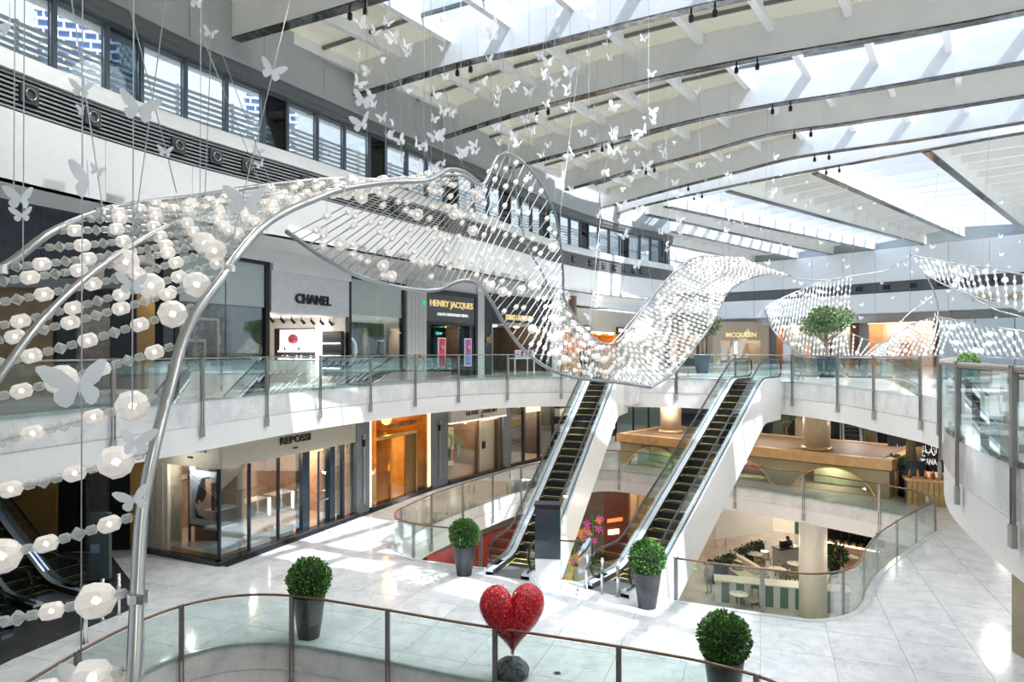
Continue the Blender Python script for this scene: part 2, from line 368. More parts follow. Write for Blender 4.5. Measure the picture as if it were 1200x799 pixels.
# ---- upper left wall: band, louvres, ribbon window
LOBX = [(-12.2-1.8,4), (-13.2,8), (-11.9,13.9), (-10.6,17.3), (-9.5,19.6)]
wl_ = thing('wall_left', (0,0,0), kind='structure')
def panels(path, prof, name, mt, parent, w=2.4, gap=.014):
    P3 = [Vector((a, b, 0)) for a, b in path]; T_ = arc(P3)[-1]; n = max(1, round(T_/w))
    for k in range(n):
        q = [(p.x, p.y) for p in sub_path(P3, T_*k/n+gap/2, T_*(k+1)/n-gap/2, .6)]
        o = MB().sweep(q, prof).build(name, mt, parent); recalc(o.data)
panels(UPW, [(0,10.2), (0,11.62), (.32,11.62), (.32,10.2)], 'facade_panel', WHITE, wl_)
MB().sweep(UPW, [(.2,11.62), (.2,12.42), (.3,12.42), (.3,11.62)]).build('louvre_backing', BLACK, wl_)
for k in range(8):
    z = 11.66+k*.097
    MB().sweep(UPW, [(.02,z), (.02,z+.04), (.14,z+.065), (.14,z+.025)]).build('louvre_slat', pm('louvre_grey', (.32,.34,.35), .5) if k == 0 else bpy.data.materials['louvre_grey'], wl_)
MB().sweep(UPW, [(-.06,12.42), (-.06,12.6), (0,12.82), (.5,12.82), (.5,12.42)]).build('window_sill', WHITE, wl_)
MB().sweep(UPW, [(.05,14.5), (.05,14.62), (.0,14.66), (.0,14.9), (.6,14.9), (.6,14.5)]).build('window_head', pm('dark_grey_head', (.13,.145,.15), .45), wl_)
MB().sweep(UPW, [(-.05,14.9), (-.05,14.97), (.3,14.97), (.3,14.9)]).build('head_trim', GREYW, wl_)
panels(UPW, [(.12,14.97), (.12,16.9), (.3,16.9), (.3,14.97)], 'upper_panel', GREYW, wl_)
UP3 = [Vector((a, b, 0)) for a, b in UPW]; ULEN = arc(UP3)
def up_at(d, off=0, z=0):
    p = at_len(UP3, ULEN, d); q = at_len(UP3, ULEN, min(d+.05, ULEN[-1])); r = at_len(UP3, ULEN, max(d-.05, 0)); t = (q-r).normalized()
    return Vector((p.x-t.y*off, p.y+t.x*off, z)), math.atan2(t.y, t.x)
WFR = pm('window_frame_blue_grey', (.11,.14,.17), .4, .3)
WG = glass('window_glass', (.93,.96,.98), .22)
mull = MB().box(-.05, -.07, 0, .05, .1, 1.7).mesh('mullion', WFR)
step = 1.27; d = 3.0; k = 0; mpos = []
WB = glass('blind_glass', (.35,.42,.46), .5)
while d < ULEN[-1]-4:
    w = step*(1.0 if k % 4 else .72); p, a = up_at(d, .3, 12.81)
    win = thing(f'window_{k+1}', p, a, kind='structure')
    link('mullion', mull, win)
    e, _ = up_at(d+w, .3, 12.81); I = wm(win).inverted(); q = I @ e; ang = math.atan2(q.y, q.x); L = math.hypot(q.x, q.y)
    M = Matrix.Rotation(ang, 4, 'Z')
    MB(M).box(.06, -.012, .06, L-.06, .012, 1.64).build('pane', WG if k % 4 else WB, win)
    MB(M).box(.05, -.05, 0, L-.05, .05, .06).box(.05, -.05, 1.64, L-.05, .05, 1.7).build('frame', WFR, win)
    d += w; k += 1
# spot fixtures in the louvre band
SPB = MB(); SPB.box(-.19, -.05, -.19, .19, .12, .19); spb = SPB.mesh('fixture', pm('spot_box', (.07,.075,.08), .4, .4))
m = MB(Matrix.Rotation(math.pi/2, 4, 'X')); m.lathe([(.13,.02), (.135,.09), (.11,.11), (.09,.06), (.085,.03)], 16, cap=False)
spr = m.mesh('spot_ring', pm('spot_ring', (.25,.27,.28), .25, .9), True)
m = MB(Matrix.Rotation(math.pi/2, 4, 'X')); m.lathe([(.001,.035), (.085,.04)], 16, cap=False); spl = m.mesh('spot_lens', BLACK)
def near_d(px):
    best = min(range(len(UP3)), key=lambda i: abs(600+F*UP3[i].x/UP3[i].y-px) if UPW[i][1] < 50 and i < len(UP3)-14 else 1e9)
    lo = ULEN[max(best-1, 0)]; hi = ULEN[min(best+1, len(ULEN)-1)]
    return min((lo+(hi-lo)*j/40 for j in range(41)), key=lambda dd: abs(600+F*at_len(UP3, ULEN, dd).x/at_len(UP3, ULEN, dd).y-px))
for i, px in enumerate([33, 107, 208, 252, 290, 358, 423, 462, 520, 672, 692, 707, 720, 731, 742, 752]):
    p, a = up_at(near_d(px), -.01, 12.04)
    o = thing('spotlight', p, a, 'square black spotlight with round lens set in the grey louvre band of the upper wall', 'spotlight', 'spotlights in the louvre band')
    link('housing', spb, o); link('ring', spr, o); link('lens', spl, o)
# ---- soffits of the upper level
S3 = [(p[0], p[1]) for p in UPW]
cut = [p for p in S3 if p[1] < 19.9]; rest_ = [p for p in S3 if p[1] >= 19.9]
inner = [(p[0]-1.7, p[1]+.9) for p in cut]
mb = MB(); mb.prism(cut+inner[::-1], 10.2, 10.4); mb.build('soffit', WHITE, wl_)
mb = MB(); mb.prism(rest_[:-8]+[(8,58), (-8,58), (-14,30), (-12.2,20.6), (inner[-1][0]-.2, inner[-1][1])], 10.2, 10.4); mb.build('soffit', WHITE, wl_)
mb = MB(); mb.box(-30, 2, 12.44, -14, 30, 12.6); mb.prism(cut+[(-14,20), (-14,4)], 12.44, 12.6); mb.prism(rest_+[(-14,56), (-14,19)], 12.44, 12.7); mb.build('upper_slab', WHITE, wl_)
# ---- the terrace outside the ribbon window
SOFF = pm('terrace_soffit', (.62,.6,.57), .6)
mb = MB(); mb.sweep(UPW[:60], [(.3,14.72), (2.3,15.15), (2.3,15.3), (.3,15.0)]); mb.build('terrace_soffit', SOFF, wl_)
scr = thing('terrace_screen', (0,0,0), label='white slatted balustrade along the terrace outside the upper windows', cat='screen')
for k in range(12):
    MB().sweep(UPW[:60], [(2.6,12.75+k*.17), (2.6,12.85+k*.17), (2.66,12.85+k*.17), (2.66,12.75+k*.17)]).build('slat', WHITE, scr)
for d in range(4, 60, 2):
    p, a = up_at(d, 2.68, 12.7); MB(Matrix.Translation(p) @ Matrix.Rotation(a, 4, 'Z')).box(-.05, 0, 0, .05, .07, 2.1).build('post', WHITE, scr)
def tower(loc, rz, w, dp, fl, label):
    t = thing('tower', loc, rz, label, 'building')
    H = fl*3.3
    MB().box(-w/2, -dp/2, 0, w/2, dp/2, H).build('glazing', TWG, t)
    m = MB(); m2 = MB()
    bw = 4.4
    for k in range(fl):
        for s_ in (-1, 1):
            m.box(-w/2-.9, s_*(dp/2+.0)-.0 if s_ > 0 else -dp/2-1.1, k*3.3, w/2+.9, dp/2+1.1 if s_ > 0 else -dp/2, k*3.3+.75)
            m.box(s_*w/2 if s_ > 0 else -w/2-1.1, -dp/2-.9, k*3.3, w/2+1.1 if s_ > 0 else -w/2, dp/2+.9, k*3.3+.75)
        n = int(w/bw)
        for i in range(n+1):
            x = -w/2+i*bw+(bw/2 if k % 2 else 0)
            if x < w/2: m2.box(x-.25, -dp/2-.95, k*3.3+.7, x+.25, -dp/2, k*3.3+3.3)
        for i in range(int(dp/bw)+1):
            y = -dp/2+i*bw+(bw/2 if k % 2 else 0)
            if y < dp/2: m2.box(w/2, y-.25, k*3.3+.7, w/2+.95, y+.25, k*3.3+3.3)
    m.build('balconies', WHITE, t, kind='stuff'); m2.build('balcony_fins', WHITE, t, kind='stuff')
TWG = pm('tower_glass', (.10,.19,.42), .2, .2, var=.25, scale=.3)
tower((-163,262,-8), math.radians(14), 26, 20, 50, 'blue glass tower with white stepped balconies seen through the upper windows')
tower((-116,330,-8), math.radians(15), 22, 18, 46, 'farther blue tower with white balconies standing beyond the terrace')
# ---- far wall
fw = thing('wall_back', (0,0,0), kind='structure')
FWP = [(40.5,48.5), (38.6,51.4), (26.5,66.5), (21.5,70.5), (5,71.5)]
for nm, o0, o1, z0, z1, mt in (('fascia', 0, .4, 12.66, 15.5, WHITE), ('dark_band', .3, .5, 11.7, 12.66, pm('band_grey', (.12,.13,.14), .5)), ('fascia', 0, .4, 9.9, 11.7, WHITE), ('bulkhead', .7, 1.0, 9.2, 9.95, pm('bulkhead_stone', (.5,.49,.46), .5))):
    panels(FWP, [(-o0,z0), (-o1,z0), (-o1,z1), (-o0,z1)], nm, mt, fw, 2.9, .03)
m = MB(); m.sweep(FWP, [(-2.4,0), (-2.6,0), (-2.6,15.4), (-2.4,15.4)]); o = m.build('shop_wall', pm('far_shop_wall', (.62,.66,.68), .4), fw); recalc(o.data)
m = MB(); m.sweep(FWP, [(0,9.9), (-2.5,9.9), (-2.5,9.98), (0,9.98)]); o = m.build('soffit', WHITE, fw); recalc(o.data)
# side and rear enclosure
m = MB(); m.box(44, -6, -5.4, 44.4, 52, 16.6).build('wall_right', WHITE, kind='structure')
m = MB(); m.box(-30, -6.3, -5.4, 48, -6, 16.6).build('wall_front', WHITE, kind='structure')
# ---- roof: beams in (s,t) coordinates
UA = math.radians(34.5); UU = Vector((math.sin(UA), math.cos(UA))); VV = Vector((math.cos(UA), -math.sin(UA)))
def st(s, t, z): p = VV*s+UU*t; return Vector((p.x, p.y, z))
ZB, ZG = 15.55, 16.62
BEAMS = [[(-19,-9), (0,-8), (34,-10)], [(-19,-4), (0,-3), (34,-5)], [(-19,1.2), (0,2.5), (34,.5)],
         [(-18.4,6.2), (-8,7.6), (0,8.6), (34,6)],
         [(-18.0,11.5), (-12.8,12.2), (-6,12.9), (0,13.4), (34,12)],
         [(-18.7,16.5), (-13.4,16.5), (-11.4,16.75), (-6.4,17.2), (0,18), (10,18.3), (34,17)],
         [(-18.9,21.9), (-14.5,21.2), (-9.9,21), (-6.6,21.15), (-2.9,21.75), (.9,22.3), (10,22.6), (34,21.5)],
         [(-18.9,27.3), (-13.8,26.4), (-9.6,25.7), (-6.3,25.6), (-3.5,25.95), (1.1,26.2), (10,26.4), (34,25.5)],
         [(-18.9,32.8), (-14.2,31.2), (-10.4,30.1), (-7.2,29.1), (-4,29.4), (1.3,29.7), (10,29.8), (34,29)],
         [(-19.8,38.4), (-14.4,36), (-10.2,34.4), (-6.9,33.2), (-2.35,33.3), (1.4,33.1), (10,32.8), (34,32)],
         [(-20.6,41.5), (-17.5,39.2), (-11,37), (-6.5,36), (-1.7,35.2), (1.4,34.7), (10,34.2), (34,33)]]
BC = [[(p.x, p.y) for p in crom([Vector((a, b, 0)) for a, b in bb], 6)] for bb in BEAMS]
def bt(i, s):
    c = BC[i]
    if s <= c[0][0]: return c[0][1]
    for (a, b), (c_, d_) in zip(c, c[1:]):
        if a <= s <= c_: return b+(d_-b)*(s-a)/max(c_-a, 1e-6)
    return c[-1][1]
ceil = thing('ceiling', (0,0,0), kind='structure')
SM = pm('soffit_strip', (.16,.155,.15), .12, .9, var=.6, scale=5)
for i, c in enumerate(BC):
    pts = [st(s, t, 0) for s, t in c]; pp = [(p.x, p.y) for p in pts]
    MB().sweep(pp, [(-.14,ZB+.05), (.14,ZB+.05), (.14,ZG+.25), (-.14,ZG+.25)]).build('roof_beam', BEAMW, ceil)
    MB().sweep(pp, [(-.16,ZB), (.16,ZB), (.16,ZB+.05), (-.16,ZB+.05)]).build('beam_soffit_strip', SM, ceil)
RG_F = glass('roof_glass_fritted', (.66,.68,.66), .15, .1, .72, (.46,.44,.37))
RG_C = glass('roof_glass_clear', (.88,.93,1), .15, .1, .12, (.7,.75,.8))
PURL = BEAMW
CLEAR = {}
def clear_bay(i, s, j=0): # bays given clear glass to throw sun bands on floor and beams
    if i == 4: return -14 < s < 9.5
    if i == 3: return -9.5 < s < 9 and j == 2
    if i in (6, 8): return s > -6.5
    return False
npane = 0
DBAR = pm('glazing_bar', (.18,.19,.19), .4, .5)
for i in range(len(BC)-1):
    s0 = -20.6+.2*i; ds = 2.06; n = int((34-s0)/ds)
    if i == 9: continue
    nt = 3 if i >= 3 else 1
    for k in range(n+1):
        s = s0+k*ds
        a, b = bt(i, s), bt(i+1, s)
        sv = st(s, (a+b)/2, 0)
        vis_ = sv.y > 4 and abs(sv.x/sv.y) < .95
        if i >= 3: MB().bar(st(s, a+.14, ZG-.16), st(s, b-.14, ZG-.16), .2, .36).build('purlin', PURL, ceil)
        if k == n: break
        s2 = s+ds
        for j in range(nt):
            q = []
            for (ss, f) in ((s-.002, j/nt), (s2, j/nt), (s2, (j+1)/nt), (s-.002, (j+1)/nt)):
                aa, bb = bt(i, ss)+.12, bt(i+1, ss)-.12; q.append(st(ss, aa+(bb-aa)*f, 0))
            m = MB(); m.add([(p.x, p.y, ZG) for p in q]+[(p.x, p.y, ZG+.03) for p in q], [(0,1,2,3), (7,6,5,4), (0,4,5,1), (1,5,6,2), (2,6,7,3), (3,7,4,0)])
            m.build('glazing_pane', RG_C if clear_bay(i, s+ds/2, j) else RG_F, ceil); npane += 1
            if j: MB().bar(q[0]+Vector((0,0,ZG-.06)), q[1]+Vector((0,0,ZG-.06)), .09, .1).build('glazing_bar', DBAR, ceil)
# family of long beams from the edge beam to the far wall
H2 = [((30,22.5), (44,36)), ((24.5,26.0), (42,42.5)), ((18.4,30.3), (37.5,50.0)), ((15.1,34.0), (33.2,51.5)), ((12.0,37.9), (32.5,55.5)), ((9.4,41.9), (31.5,60)), ((8.8,44.5), (29.3,63)), ((10.5,49.5), (28,66.5)), ((9,53), (24,68.5)), ((5,55), (18,70))]
H2 = [(Vector((*a, 0)), Vector((*b, 0))) for a, b in H2]
H2x = []
for a, b in H2:
    d = (b-a).normalized(); H2x.append((a, b+d*3))
for a, b in H2x:
    MB().bar(a+Vector((0,0,(ZB+ZG)/2+.15)), b+Vector((0,0,(ZB+ZG)/2+.15)), .3, ZG-ZB+.2).build('roof_beam', BEAMW, ceil)
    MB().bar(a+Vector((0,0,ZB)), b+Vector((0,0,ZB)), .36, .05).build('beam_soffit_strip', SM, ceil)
for i, ((a, b), (c, d)) in enumerate(zip(H2x, H2x[1:])):
    n = 15
    for k in range(n):
        f, g = k/n, (k+1)/n
        p, q, r, s_ = a.lerp(b, f), c.lerp(d, f), c.lerp(d, g), a.lerp(b, g)
        e = (p-q).normalized()*.15
        p0, q0 = p-e, q+e; e2 = (s_-p).normalized()*.5
        MB().bar(p0+Vector((0,0,ZG-.22)), q0+Vector((0,0,ZG-.22)), .16, .5).build('purlin', PURL, ceil)
        m = MB(); vs = [p, q, r, s_]; m.add([(v.x, v.y, ZG) for v in vs]+[(v.x, v.y, ZG+.03) for v in vs], [(0,1,2,3), (7,6,5,4), (0,4,5,1), (1,5,6,2), (2,6,7,3), (3,7,4,0)])
        m.build('glazing_pane', RG_C if i % 2 == 0 else RG_F, ceil)
        if k % 2 == 0:
            MB().bar(p.lerp(s_, .5)+Vector((0,0,ZG-.05)), q.lerp(r, .5)+Vector((0,0,ZG-.05)), .05, .08).build('glazing_bar', DBAR, ceil)
m = MB(); m.sweep([(40.5,48.5), (38.6,51.4), (26.5,66.5), (21.5,70.5), (5,71.5)], [(-.6,15.4), (-.9,15.4), (-.9,16.9), (-.6,16.9)]); o = m.build('clerestory_panelling', pm('blue_grey_panel', (.35,.40,.43), .5), fw); recalc(o.data)

# paired black spots on the beams; recessed lamps added as fill under slabs
SPM = MB().lathe([(.05,.12), (.065,.15), (.065,.28), (.04,.31)], 12).mesh('spot_can', BLACK, True); YOK = MB().box(-.02,-.02,.28,.02,.02,.42).mesh('spot_bracket', BLACK)
def beamspot(s, i, e):
    p = st(s, bt(i, s), ZB-.42); o = thing('beam_spotlight', p, 0, 'small black spotlight under a white roof beam', 'spotlight', 'spotlights under the roof beams')
    link('spot_can', SPM, o); link('spot_bracket', YOK, o)
    if e:
        l = bpy.data.lights.new('beam_lamp', 'SPOT'); l.energy = e; l.spot_size = math.radians(150); l.spot_blend = .7; l.shadow_soft_size = .5; l.color = (1,.985,.96)
        q = bpy.data.objects.new('beam_lamp', l); COL.objects.link(q); q.location = p+Vector((0,0,-.1))
for i in range(3, 11):
    for j, s in enumerate((-13.4, -12.9, -6.2, -5.6, 1.5, 2.1, 9.0)):
        beamspot(s, i, 480 if j in (0, 2, 4, 6) else 0)
DLM = MB().lathe([(.16,0), (.16,.03), (.11,.03)], 16, cap=False).mesh('trim_ring', WHITE); DLE = MB().lathe([(.001,.02), (.11,.02)], 16, cap=False).mesh('lens', pm('fill_downlight_lens', (1,1,1), emit=6, ecol=(1,.95,.88)))
def fill_downlight(x, y, z, e, col=(1,.95,.88)):
    o = thing('fill_downlight', (x, y, z-.03), 0, 'round fill lamp added in a white soffit', 'fill_downlight', 'fill lamps added in the slab soffits'); link('trim_ring', DLM, o); link('lens', DLE, o)
    l = bpy.data.lights.new('fill_downlight_lamp', 'POINT'); l.energy = e; l.color = col; l.shadow_soft_size = .3
    q = bpy.data.objects.new('fill_downlight_lamp', l); COL.objects.link(q); q.location = (x, y, z-.3)
for x, y in ((-8.2,24.5), (-5.5,30.5), (-2,36.5), (4,42), (9,40), (14,44), (14,37), (19,34), (21,42), (17,24), (14,17), (26,36), (8,50), (16,54), (26,50)): fill_downlight(x, y, 3.95, 130)
for x, y in ((-2,30), (2,40), (8,44), (12,36), (17,31), (18,44), (24,38), (10,27), (5,22), (14,52), (24,52), (5,56)): fill_downlight(x, y, -1.2, 220, (1,.88,.72))
for x, y in ((-9.3,25), (-7,30), (-4,36), (0,41.5), (6,48)): fill_downlight(x, y, 10.2, 110)
# ================================================================== BALUSTRADES
m = MB(); m.box(-.05, -.025, -.08, .05, .03, 1.12); m.box(-.06, -.03, 1.12, -.035, .03, 1.16); m.box(.035, -.03, 1.12, .06, .03, 1.16)
m.box(-.05, -.02, -.78, -.035, .02, -.08); m.box(.035, -.02, -.78, .05, .02, -.08)
POSTM = m.mesh('post', POST); BRK = MB().box(-.065, -.035, -1.06, .065, .03, -.78).mesh('bracket', pm('bracket_metal', (.42,.42,.41), .4, .7))
POSTN = MB().box(-.05, -.012, -.1, -.028, .012, 1.14).box(.028, -.012, -.1, .05, .012, 1.14).mesh('post', POST)
def balustrade(path, z, label, gap=2.6, rail=BRONZE, rr=.028, brackets=True, post=None, off=-.06, start=0.0):
    P3 = [Vector((a, b, 0)) for a, b in path]; L = arc(P3); tot = L[-1]; n = max(1, round((tot-start)/gap)); g = (tot-start)/n
    t = thing('balustrade', (path[0][0], path[0][1], z), 0, label, 'balustrade')
    for k in range(n):
        q = [(p.x, p.y) for p in sub_path(P3, start+k*g+.04, start+(k+1)*g-.04, .45)]
        m = MB(); m.sweep(q, [(off-.009, z-.06), (off+.009, z-.06), (off+.009, z+1.06), (off-.009, z+1.06)]); o = m.build('glass_panel', GLASS, t, world=True)
    pts = [(p.x, p.y) for p in sub_path(P3, start, tot, .3)]
    m = MB(); r = []
    for i, p in enumerate(pts):
        a = Vector(pts[max(i-1, 0)]); b = Vector(pts[min(i+1, len(pts)-1)]); d = (b-a).normalized(); r.append((p[0]-d.y*off, p[1]+d.x*off, z+1.12))
    m.tube(r, rr, 8).build('handrail', rail, t, True, world=True)
    for k in range(n+1):
        d = start+k*g; p = at_len(P3, L, d); q = at_len(P3, L, min(d+.1, tot)); s = at_len(P3, L, max(d-.1, 0)); u = (q-s).normalized()
        pp = Vector((p.x-u.y*(off-.02), p.y+u.x*(off-.02), z)); M = wm(t).inverted() @ Matrix.Translation(pp) @ Matrix.Rotation(math.atan2(u.y, u.x), 4, 'Z')
        po = link('post', post or POSTM, t, M)
        if brackets: link('bracket', BRK, po)
    return t
balustrade(L2_LEFT[6:], Z2, 'glass balustrade with thin dark rail along the upper gallery of the shopfronts', 2.75, POST, .024)
balustrade(L2_FAR, Z2, 'glass balustrade across the upper gallery in front of the big potted tree', 2.7, POST, .026)
balustrade(L2_NEARR[3:], Z2, 'tall glass balustrade with thick round rail on the curved white gallery corner', 2.6, pm('fat_rail', (.30,.27,.24), .35, .4), .045)
balustrade(NEAR_V[3:], 0, 'curved glass balustrade with bronze rail in front of the red heart', 2.45, BRONZE, .03)
balustrade(MV_LEFT[5:], 0, 'glass balustrade round the opening beside the gold lit shop and the first escalator', 2.3)
balustrade(MV_FAR, 0, 'glass balustrade across the floor opening in front of the arched kiosk', 3.2, post=None)
balustrade(MV_RIGHT[:], 0, 'rounded glass balustrade above the lower cafe with grey posts', 2.2)
balustrade([(2.45,20.75), (1.9,20.0), (1.25,20.15)], 0, 'short glass balustrade between the two escalators', 1.1, brackets=False, post=POSTN)
# ================================================================== ESCALATORS
YEL = pm('yellow_edge', (.75,.62,.18), .5); STEPM = pm('step_black', (.03,.03,.032), .4, .5)
DECK = pm('deck_metal', (.70,.74,.82), .3, .25); SKIRT = pm('skirt_dark', (.06,.06,.065), .3, .6); EGL = glass('escalator_glass', (.90,.95,.94), .2)
CLAD = pm('escalator_cladding', (.82,.83,.83), .2, .0, var=.03); RUB = pm('handrail_rubber', (.015,.015,.017), .35)
def escalator(loc, th, rise, run, label, clad=CLAD, sidez=1.6, strip=False, steps=True):
    """loc: front edge of lower plate ; th: heading from +Y towards +X ; run: comb to comb"""
    t = thing('escalator', loc, -th, label, 'escalator')
    inc = rise/math.tan(math.radians(30)); y0 = 1.0+(run-inc)/2
    def pz(y):
        if y <= y0-.4: return 0.0
        if y >= y0+inc+.4: return rise
        z = (y-y0)*math.tan(math.radians(30))
        def sm(d): return (d+.4)**2/(4*.4)*math.tan(math.radians(30))
        if y < y0+.4: return sm(y-y0)
        if y > y0+inc-.4: return rise-sm(y0+inc-y)
        return z
    ys = [0, .5, 1.0]+[y0-.4+i*.1 for i in range(9)]+[y0+.4+(inc-.8)*i/8 for i in range(1, 8)]+[y0+inc-.4+i*.1 for i in range(9)]+[1.0+run, 1.6+run, 2.2+run]
    ys = sorted(set(y for y in ys))
    link('landing_plate', MB().box(-.56, 0, -.02, .56, 1.0, .015).mesh('landing_plate', pm('plate_metal', (.25,.26,.27), .4, .6, var=.15, scale=30) if 'plate_metal' not in bpy.data.materials else bpy.data.materials['plate_metal']), t)
    link('landing_plate', MB().box(-.56, 1.0+run, rise-.02, .56, 2.2+run, rise+.015).mesh('landing_plate', bpy.data.materials['plate_metal']), t)
    m = MB(); m.box(-.44, 0, -.22, .44, .4, 0, 0); m.box(-.4, .32, 0, .4, .4, .004, 1); m.box(-.44, 0, 0, -.41, .4, .004, 1); m.box(.41, 0, 0, .44, .4, .004, 1)
    sm_ = m.mesh('step', [STEPM, YEL]); n = int(run/.4)
    for k in range(n):
        y = 1.0+k*.4; link('step', sm_, t, Matrix.Translation((0, y, pz(y+.2)+.01)))
    for s in (-1, 1):
        def strip_(x0, x1, lo, hi, nm, mt):
            m = MB(); vs = []; fs = []
            for y in ys: z = pz(y); vs += [(s*x0, y, z+lo), (s*x1, y, z+lo), (s*x1, y, z+hi), (s*x0, y, z+hi)]
            for i in range(len(ys)-1):
                for j in range(4): fs.append((i*4+j, i*4+(j+1) % 4, (i+1)*4+(j+1) % 4, (i+1)*4+j))
            fs += [(0,1,2,3), tuple(len(vs)-4+j for j in (3,2,1,0))]
            m.add(vs, fs); o = m.build(nm, mt, t); recalc(o.data); return o
        strip_(.445, .46, -.2, .16, 'skirt', SKIRT); strip_(.46, .70, .10, .18, 'deck', DECK)
        strip_(.62, .632, .18, .90, 'balustrade_glass', EGL); strip_(.64, .655, .18, .24, 'deck_seal', SKIRT)
        # cladding: vertical side, cut off level with the floor slab
        m = MB(); vs = []; fs = []
        for y in ys:
            z = pz(y); lo = max(z-sidez, -.0 if y < 1.3 else -1.7*min(1, (y-1.3)/.8)); vs += [(s*.70, y, z+.17), (s*.73, y, z+.17), (s*.73, y, min(lo, z)), (s*.70, y, min(lo, z))]
        for i in range(len(ys)-1):
            for j in range(4): fs.append((i*4+j, i*4+(j+1) % 4, (i+1)*4+(j+1) % 4, (i+1)*4+j))
        fs += [(0,1,2,3), tuple(len(vs)-4+j for j in (3,2,1,0))]
        m.add(vs, fs); o = m.build('side_cladding', clad, t); recalc(o.data)
        h = .96; path = [(.85,.22), (.5,.20), (.28,.32), (.16,.55), (.22,.8), (.42,.95), (.75,h+pz(.75))]+[(y, pz(y)+h) for y in ys if y > 1]
        yl = ys[-1]; path += [(yl+.25, rise+.88), (yl+.36, rise+.6), (yl+.25, rise+.3), (yl, rise+.2)]
        m = MB(); m.tube([(s*.626, y, z) for y, z in path], .036, 8).build('handrail', RUB, t, True)
        e = MB(); e.M = Matrix.Rotation(0, 4, 'Z')
        poly = [(.16+.04, .55), (.3, .3), (.5, .19), (1.0, .18), (1.0, .92), (.75, .92), (.45, .9), (.25, .78)]
        vs = [(s*.620, a, b) for a, b in poly]+[(s*.632, a, b) for a, b in poly]; k = len(poly)
        e.add(vs, [tuple(range(k)), tuple(range(2*k-1, k-1, -1))]+[(i, (i+1) % k, k+(i+1) % k, k+i) for i in range(k)]); e.build('newel_glass', EGL, t)
        m = MB(); m.box(s*.5, .45, 0, s*.73, 1.0, .18).build('newel_base', SKIRT, t)
        if strip:
            m = MB(); m.bar((s*.57, 1.2, pz(1.2)+.14), (s*.57, y0, .16), .03, .03); m.bar((s*.57, y0+.3, pz(y0+.3)+.16), (s*.57, y0+inc-.3, pz(y0+inc-.3)+.16), .03, .03); m.build('light_strip', pm('blue_strip', (.6,.7,1), emit=6, ecol=(.5,.6,1)) if 'blue_strip' not in bpy.data.materials else bpy.data.materials['blue_strip'], t)
    vs = []; fs = []
    for y in ys:
        z = pz(y); lo = max(z-sidez, -1.7*max(0, min(1, (y-1.3)/.8))); vs += [(-.7, y, min(lo, z)), (.7, y, min(lo, z))]
    for i in range(len(ys)-1): fs.append((2*i, 2*i+1, 2*i+3, 2*i+2))
    yl = ys[-1]; vs += [(-.7, yl, rise), (.7, yl, rise)]; fs.append((len(vs)-4, len(vs)-3, len(vs)-1, len(vs)-2))
    m = MB(); m.add(vs, fs); m.build('underside', clad, t)
    return t
E1 = escalator((-.15, 20.25, 0), math.radians(22), Z2, 11.0, 'escalator with black steps rising beside the dark glass pylon to the upper gallery')
E2 = escalator((2.62, 18.95, 0), math.radians(38), Z2, 11.2, 'escalator with black steps behind the three chrome bollards, rising towards the round tan column')
# white end box under the second escalator's head
m = MB(Matrix.Translation((10.35, 29.3, 0)) @ Matrix.Rotation(-math.radians(38), 4, 'Z')); m.box(-1.0, -1.2, 4.2, 1.0, 3.2, 5.36).build('escalator_landing_slab', WSTONE, gal)
m = MB(Matrix.Translation((4.7, 32.2, 0)) @ Matrix.Rotation(-math.radians(22), 4, 'Z')); m.box(-1.0, -.5, 4.2, 1.0, 3.2, 5.36).build('escalator_landing_slab', WSTONE, gal)
# ================================================================== ROUND COLUMNS
TAN = pm('tan_plaster', (.60,.50,.34), .35, var=.05); CREAM = pm('cream_plaster', (.66,.62,.53), .4, var=.04)
def column(p, r, z0, z1, mt, label, ring=True, sq=False):
    t = thing('column', (p[0], p[1], z0), 0, label, 'column')
    if sq: MB().box(-r, -r, 0, r, r, z1-z0).build('shaft', mt, t)
    else: MB().lathe([(r, 0), (r, z1-z0)], 40).build('shaft', mt, t, True)
    if ring: MB().lathe([(r+.1, 0), (r+.1, .12), (r+.02, .2)], 40).build('base_ring', pm('ring_gold', (.62,.45,.22), .3, .5) if 'ring_gold' not in bpy.data.materials else bpy.data.materials['ring_gold'], t, True)
    return t
column(((957-600)/F*34.3, 34.3), .64, 1.75, 3.95, TAN, 'round tan column standing on the kiosk roof beside the potted olive tree')
column(((786-600)/F*41.3, 41.3), .62, 1.75, 3.95, TAN, 'round tan column on the kiosk roof seen between the two escalators')
column((13.75, 31.2), .60, Z0, -1.2, CREAM, 'round cream column rising from the lower cafe floor', ring=False)
column((17.6*.97, 46.5), .62, Z0, -1.2, TAN, 'square tan pier beside the cafe hedge', ring=False, sq=True)
MB().box(11.2, 14.9, 0, 11.7, 15.3, 3.95).build('column', pm('column_bronze', (.30,.24,.16), .4), label='flat bronze pier under the curved white gallery corner', cat='column')
